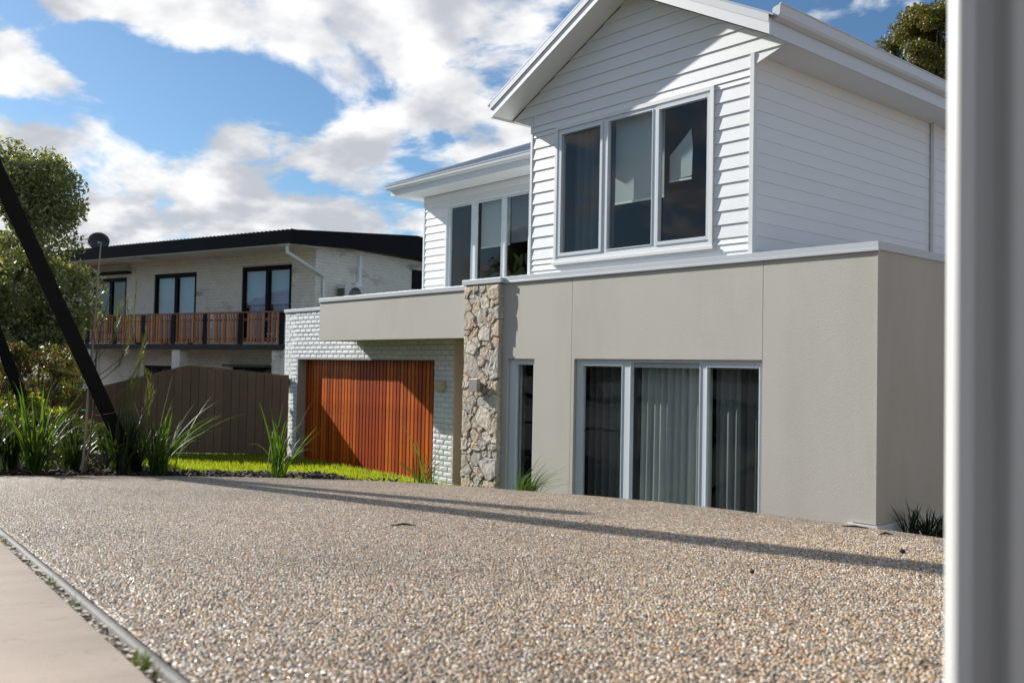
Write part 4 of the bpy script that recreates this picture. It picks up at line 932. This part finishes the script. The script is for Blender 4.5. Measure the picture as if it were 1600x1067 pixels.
x, y = gp(62, 8.35); strap_plant(x, y, 52, 1.0, 'large green strap-leaved plant at the left, lit from behind, with broad upright leaves', strap_m, 1.0, .013, seed=3, group=G1)
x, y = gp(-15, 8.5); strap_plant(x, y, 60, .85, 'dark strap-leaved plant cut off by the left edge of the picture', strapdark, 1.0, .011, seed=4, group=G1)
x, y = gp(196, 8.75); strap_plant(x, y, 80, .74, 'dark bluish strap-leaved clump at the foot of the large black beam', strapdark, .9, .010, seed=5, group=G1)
x, y = gp(252, 8.85); strap_plant(x, y, 58, 1.02, 'wide green strap-leaved clump left of the fence, standing alone by the lawn', strap_m, 1.35, .009, seed=6, group=G1)
x, y = gp(437, 8.9); strap_plant(x, y, 26, .86, 'tall sparse strap-leaved plant in front of the garage corner', strap_m, 1.25, .010, seed=12, group=G1)
x, y = gp(668, 8.5); strap_plant(x, y, 26, .68, 'small thin-leaved plant in front of the right end of the garage door', strap_m, 1.5, .006, seed=9, group=G1)
x, y = gp(826, 7.42); strap_plant(x, y, 110, .36, 'low fine grass tuft before the narrow window next to the stone pillar', strap_m, 1.7, .003, seed=10, name='grass_tuft', tilt=.5, leafname='blade')
for k, (px, D, nn) in enumerate(((1425, 9.55, 45), (1450, 9.5, 55), (1478, 9.45, 60))):
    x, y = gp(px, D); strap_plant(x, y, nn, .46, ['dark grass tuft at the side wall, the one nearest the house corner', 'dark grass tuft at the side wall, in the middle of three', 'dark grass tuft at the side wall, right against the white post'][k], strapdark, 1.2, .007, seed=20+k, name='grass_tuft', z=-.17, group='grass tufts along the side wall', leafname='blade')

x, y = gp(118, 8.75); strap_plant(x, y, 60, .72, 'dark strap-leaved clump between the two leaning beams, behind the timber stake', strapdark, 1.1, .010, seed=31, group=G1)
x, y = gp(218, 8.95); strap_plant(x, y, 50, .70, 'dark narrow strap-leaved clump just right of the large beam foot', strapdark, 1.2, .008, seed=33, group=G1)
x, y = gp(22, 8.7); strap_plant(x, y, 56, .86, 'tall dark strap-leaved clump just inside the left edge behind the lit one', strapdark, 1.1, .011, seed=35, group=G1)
def leafcloud(centres, radii, n, size, flat=.0):
    """random leaf quads spread near the surface of many small clumps"""
    C_ = np.array(centres); Rr = np.array(radii); idx = rng.choice(len(C_), n, p=Rr**2/np.sum(Rr**2)); d = rng.normal(size=(n, 3)); d /= np.linalg.norm(d, axis=1)[:, None]
    rr_ = Rr[idx]*(rng.uniform(0, 1, n)**.45); P = C_[idx]+d*rr_[:, None]*np.array([1, 1, .8]); a = rng.normal(size=(n, 3)); a /= np.linalg.norm(a, axis=1)[:, None]
    b = np.cross(a, rng.normal(size=(n, 3))); b /= np.linalg.norm(b, axis=1)[:, None]; s = size*rng.uniform(.6, 1.3, n)[:, None]
    c = np.cross(a, b)*s*.12
    V = np.concatenate([P-a*s, P+b*s*.42+c, P+a*s, P-b*s*.42+c]); i = np.arange(n); return V, np.stack([i, i+n, i+2*n, i+3*n], 1)
def clumps(c, r, n, cr, seed, lobes=6):
    rn = np.random.default_rng(seed); out = []; rad = []
    lob = rn.normal(size=(lobes, 3)); lob /= np.linalg.norm(lob, axis=1)[:, None]
    for _ in range(n):
        d = rn.normal(size=3); d /= np.linalg.norm(d); k = 1+.16*np.max(lob@d)-.1*np.abs(np.sin(d[0]*5+d[2]*4+seed)); t = rn.uniform(.55, 1)**.6
        out.append(np.array(c)+d*np.array(r)*t*k); rad.append(cr*rn.uniform(.6, 1.3))
    return out, rad
def tree(name, base, c, r, label, cat, mats, n, size, ncl, cr, seed, trunk=.14, group=None, tname='trunk', extra=()):
    t = empty(name, base, label, cat, group); cl, rad = clumps(c, r, ncl, cr, seed)
    for (ec, er, en) in extra: c2_, r2_ = clumps(ec, er, en, cr, seed+1); cl += c2_; rad += r2_
    base = Vector(base); c = Vector(c)
    mb = MB(); top = c+Vector((0, 0, r[2]*.3)); mb.tube([base, base.lerp(top, .4)+Vector((.05, .03, 0)), top], [trunk, trunk*.75, trunk*.3], 10)
    for k in range(0, len(cl), max(1, len(cl)//16)):
        mb.tube([base.lerp(top, .35+.4*((k*7) % 10)/10), Vector(cl[k])*.5+base.lerp(top, .6)*.5+Vector((0, 0, .1)), Vector(cl[k])], [trunk*.35, trunk*.2, .012], 6)
    mb.build(tname, bark, t)
    for i, (m_, frac) in enumerate(mats):
        V, q = leafcloud(cl, rad, int(n*frac), size); link('crown' if i == 0 else 'crown', fastmesh('crown', V, q), m_, t)
    return t
def wp(px, py, D):
    d = pixdir(px, py); return EYE+d*D
c = wp(-22, 395, 19); tree('leafy_tree', (c.x, c.y, -.6), c, (1.62, 1.62, 2.15), 'large leafy olive-green tree at the left edge behind the leaning beams', 'tree', [(leaf_tree, .72), (leaf_tree_pale, .28)], 80000, .052, 170, .36, 5, trunk=.2, extra=[(wp(30, 470, 19), (1.18, 1.18, 1.15), 95), (wp(60, 300, 19), (.75, .75, .7), 40), (wp(20, 570, 19), (1.3, 1.3, .8), 60)])
c = wp(-130, 560, 17); tree('leafy_tree', (c.x, c.y, -.6), c, (1.9, 1.9, 1.7), 'lower dark tree filling the left edge below the large olive tree', 'tree', [(leaf_tree, .8), (leaf_mid, .2)], 18000, .06, 100, .38, 15, trunk=.14)
c = wp(1446, 95, 24); tree('dark_tree', (c.x, c.y, 0), c, (1.05, 1.05, 1.25), 'dark olive tree behind the house roof near the white post', 'tree', [(leaf_far, 1)], 30000, .045, 90, .30, 8, trunk=.16)
c = wp(1490, 60, 24.6); tree('dark_tree', (c.x, c.y, 0), c, (.8, .8, 1.3), 'taller dark olive tree half hidden by the white post', 'tree', [(leaf_far, 1)], 16000, .045, 60, .28, 9, trunk=.16)
c = wp(60, 590, 13.5); tree('red_shrub', (c.x, c.y, -.5), c, (.62, .62, .5), 'shrub with reddish new leaves behind the garden bed', 'shrub', [(leaf_red, .45), (leaf_mid, .55)], 6500, .032, 60, .13, 2, trunk=.03)
c = wp(25, 665, 11.5); tree('yellow_shrub', (c.x, c.y, -.4), c, (.62, .62, .42), 'yellow-green leafy shrub between the beams in the garden bed', 'shrub', [(leaf_yel, .6), (leaf_mid, .4)], 5000, .026, 60, .11, 3, trunk=.03)
c = wp(120, 700, 10.2); tree('low_shrub', (c.x, c.y, .1), c, (.62, .62, .24), 'low dark green ground shrub under the staked sapling', 'shrub', [(leaf_mid, 1)], 5200, .02, 60, .09, 6, trunk=.02)
c = wp(-60, 700, 9.6); tree('low_shrub', (c.x, c.y, .1), c, (.5, .5, .3), 'low green ground shrub cut by the left edge of the picture', 'shrub', [(leaf_mid, 1)], 3000, .02, 40, .09, 7, trunk=.02)
c = wp(165, 705, 9.6); tree('low_shrub', (c.x, c.y, .0), c, (.42, .42, .22), 'low dark green ground shrub around the foot of the large beam', 'shrub', [(leaf_mid, .6), (hedge_m, .4)], 3800, .02, 44, .09, 17, trunk=.02)
c = wp(70, 690, 10.6); tree('low_shrub', (c.x, c.y, .0), c, (.5, .5, .3), 'dark green ground shrub below the red-leaved shrub', 'shrub', [(leaf_mid, .5), (hedge_m, .5)], 4200, .022, 50, .1, 18, trunk=.02)
# staked sapling with wispy needles
x, y = gp(134, 8.6); zb_ = Hout(x, y)-.02
stp = wp(158, 378, 8.6)
tag(MB().tube([(x, y, zb_-.1), (x*.5+stp.x*.5, y*.5+stp.y*.5, (zb_+stp.z)/2), tuple(stp)], [.013, .011, .006], 8).build('garden_stake', stake_m), 'thin grey timber stake tied to the wispy sapling', 'stake')
sap = empty('wispy_sapling', (x+.02, y, zb_), 'young sapling with wispy needle foliage tied to a stake with green ties', 'sapling')
rnd = random.Random(5); B = Vector((x+.03, y+.01, zb_)); mb = MB(); tips = []
tm = [wp(*q_) for q_ in ((140, 700, 8.6), (146, 640, 8.6), (150, 560, 8.6), (160, 500, 8.62), (172, 460, 8.62))]
mb.tube([B]+tm, [.011, .010, .009, .007, .005, .003], 6)
brs = []
for (s_, pts_) in ((1, [(150, 600), (185, 572), (208, 520), (213, 440)]), (1, [(150, 590), (190, 560), (200, 500), (198, 470)]), (1, [(153, 560), (178, 530), (188, 480)]), (1, [(146, 640), (196, 610), (222, 560), (228, 520)]),
                   (2, [(148, 610), (125, 585), (108, 540)]), (2, [(150, 560), (130, 590), (100, 580)]), (2, [(146, 640), (118, 610), (100, 600)]), (1, [(146, 650), (205, 640), (215, 590)]), (2, [(150, 540), (140, 500), (137, 470)])):
    P_ = [wp(a, b, 8.6+rnd.uniform(-.12, .12)*i) for i, (a, b) in enumerate(pts_)]; mb.tube(P_, [.005]+[.003]*(len(P_)-1), 5); brs.append(P_)
brs.append([wp(205, 640, 8.7), wp(214, 590, 8.7), wp(220, 560, 8.7)]); brs.append([wp(228, 660, 8.7), wp(236, 600, 8.7), wp(232, 590, 8.7)])
mb.build('stem', bark, sap)
V = []; Q = []
for P_ in brs:
    for _ in range(150):
        t = rnd.uniform(.25, 1)*(len(P_)-1); i = min(int(t), len(P_)-2); p = P_[i].lerp(P_[i+1], t-i); d = (P_[i+1]-P_[i]).normalized()
        d = (d+Vector((rnd.gauss(0, .28), rnd.gauss(0, .28), rnd.gauss(.25, .2)))).normalized(); L = rnd.uniform(.05, .13); s = d.cross(Vector((rnd.gauss(0, 1), rnd.gauss(0, 1), rnd.gauss(0, 1)))).normalized()*.0013
        n0 = len(V); V += [tuple(p-s), tuple(p+s), tuple(p+d*L+s*.5), tuple(p+d*L-s*.5)]; Q.append((n0, n0+1, n0+2, n0+3))
link('needles', fastmesh('needles', np.array(V), np.array(Q)), needle_m, sap)
for (px, py) in ((137, 595), (131, 642)):
    c = wp(px, py, 8.58); MB().tube([c+RD*-.02, c+RD*.01+Vector((0, 0, .006)), c+RD*.035], [.012, .009, .012], 8).tube([c+RD*.03, c+RD*.05+Vector((0, 0, .012))], .006, 6).build('tie', tie_m, sap)
# a second wispy clump right of the beam
x, y = gp(215, 8.9); wc = empty('wispy_shrub', (x, y, .4), 'short wispy-leaved shrub right of the large beam', 'shrub'); V = []; Q = []
for (a, b) in ((205, 590), (232, 590), (198, 620), (240, 615)):
    P_ = [wp(212, 735, 8.9), wp((212+a)/2, 670, 8.9), wp(a, b, 8.9)]; MB().tube(P_, [.004, .003, .001], 5).build('stem', bark, wc)
    for _ in range(130):
        t = rnd.uniform(.4, 2); i = min(int(t), 1); p = P_[i].lerp(P_[i+1], t-i); d = ((P_[i+1]-P_[i]).normalized()+Vector((rnd.gauss(0, .2), rnd.gauss(0, .2), .2))).normalized(); L = rnd.uniform(.04, .1); s = d.cross(Vector((rnd.gauss(0, 1), rnd.gauss(0, 1), rnd.gauss(0, 1)))).normalized()*.0014
        n0 = len(V); V += [tuple(p-s), tuple(p+s), tuple(p+d*L+s*.5), tuple(p+d*L-s*.5)]; Q.append((n0, n0+1, n0+2, n0+3))
link('needles', fastmesh('needles', np.array(V), np.array(Q)), needle_m, wc)
# debris on the driveway
def gpt(px, py):
    d = pixdir(px, py); t = (1.19-EYE.z)/(d.z+.085*(d.x*FD.x+d.y*FD.y)); return EYE+d*t
for k, (px, py, l, lab) in enumerate(((1336, 825, .055, 'dark bark sliver lying on the driveway crest below the house corner'), (1384, 836, .03, 'small dark bark fragment on the crest near the side wall'), (1410, 864, .016, 'dark round seed pod on the driveway near the white post'), (630, 822, .05, 'thin dark twig lying on the driveway left of centre'), (1175, 897, .012, 'brown round pebble-like seed on the driveway right of centre'))):
    c = gpt(px, py); an = random.uniform(-.3, .3); d = (RD*math.cos(an)+FD*math.sin(an)); d.z = -.0; s = FD*.008
    if k in (2, 4): mb = MB().tube([c+d*-l*.5+Vector((0, 0, .006)), c+Vector((0, 0, .008)), c+d*l*.5+Vector((0, 0, .006))], [l*.3, l*.55, l*.3], 7)
    else: mb = MB().tube([c-d*l+Vector((0, 0, .004)), c+Vector((0, 0, .009))+s*.5, c+d*l+Vector((0, 0, .004))], [.002, .005, .002], 6)
    tag(mb.build('bark_fragment' if k not in (2, 4) else 'seed_pod', mulch_m), lab, 'debris')

# ================================================================== behind the camera (seen in the window glass)
hd = empty('street_hedge', (-22, -20, 1.2), 'long clipped dark green hedge across the street behind the camera', 'hedge')
cl = [(x, -20+random.uniform(-.3, .3), 1.7+random.uniform(-.3, .6)) for x in np.linspace(-60, 15, 240)]
V, q = leafcloud(cl, [.8]*len(cl), 16000, .16); link('foliage', fastmesh('foliage', V, q), hedge_m, hd)
sh = empty('street_house', (-34, -34, 1.2), 'large brown brick house with a red tiled roof across the street behind the camera', 'house')
MB().box(-62, -10, -40, -30, .8, 6.4).build('wall', brown_brick, sh)
MB().add([(-63, -41, 6.4), (-9, -41, 6.4), (-9, -29, 6.4), (-63, -29, 6.4), (-57, -35, 9.6), (-15, -35, 9.6)], [(0, 1, 5, 4), (1, 2, 5), (2, 3, 4, 5), (3, 0, 4), (0, 3, 2, 1)]).build('roof', tile_m, sh)
for xx in (-55, -47, -38, -31, -24, -16):
    for zz in (2, 4.6): MB().box(xx-.9, xx+.9, -29.99, -29.95, zz, zz+1.4).build('window', glass, sh)

# unseen cream house added on the right so its lit wall bounces warm light
nh = empty('added_bounce_house', (5, 14, .2), 'unseen cream rendered house added beyond the right edge to bounce warm light', 'house')
cream = mat('cream_render', (.50, .44, .36), .85, .05, 1)
MB().box(2.4, 9, 6.5, 24, -.5, 3.4).build('wall', cream, nh)
MB().prism([(1.9, 6, 3.4), (9.5, 6, 3.4), (5.7, 6, 5.0)], (0, 18.5, 0)).build('roof', tile_m, nh)
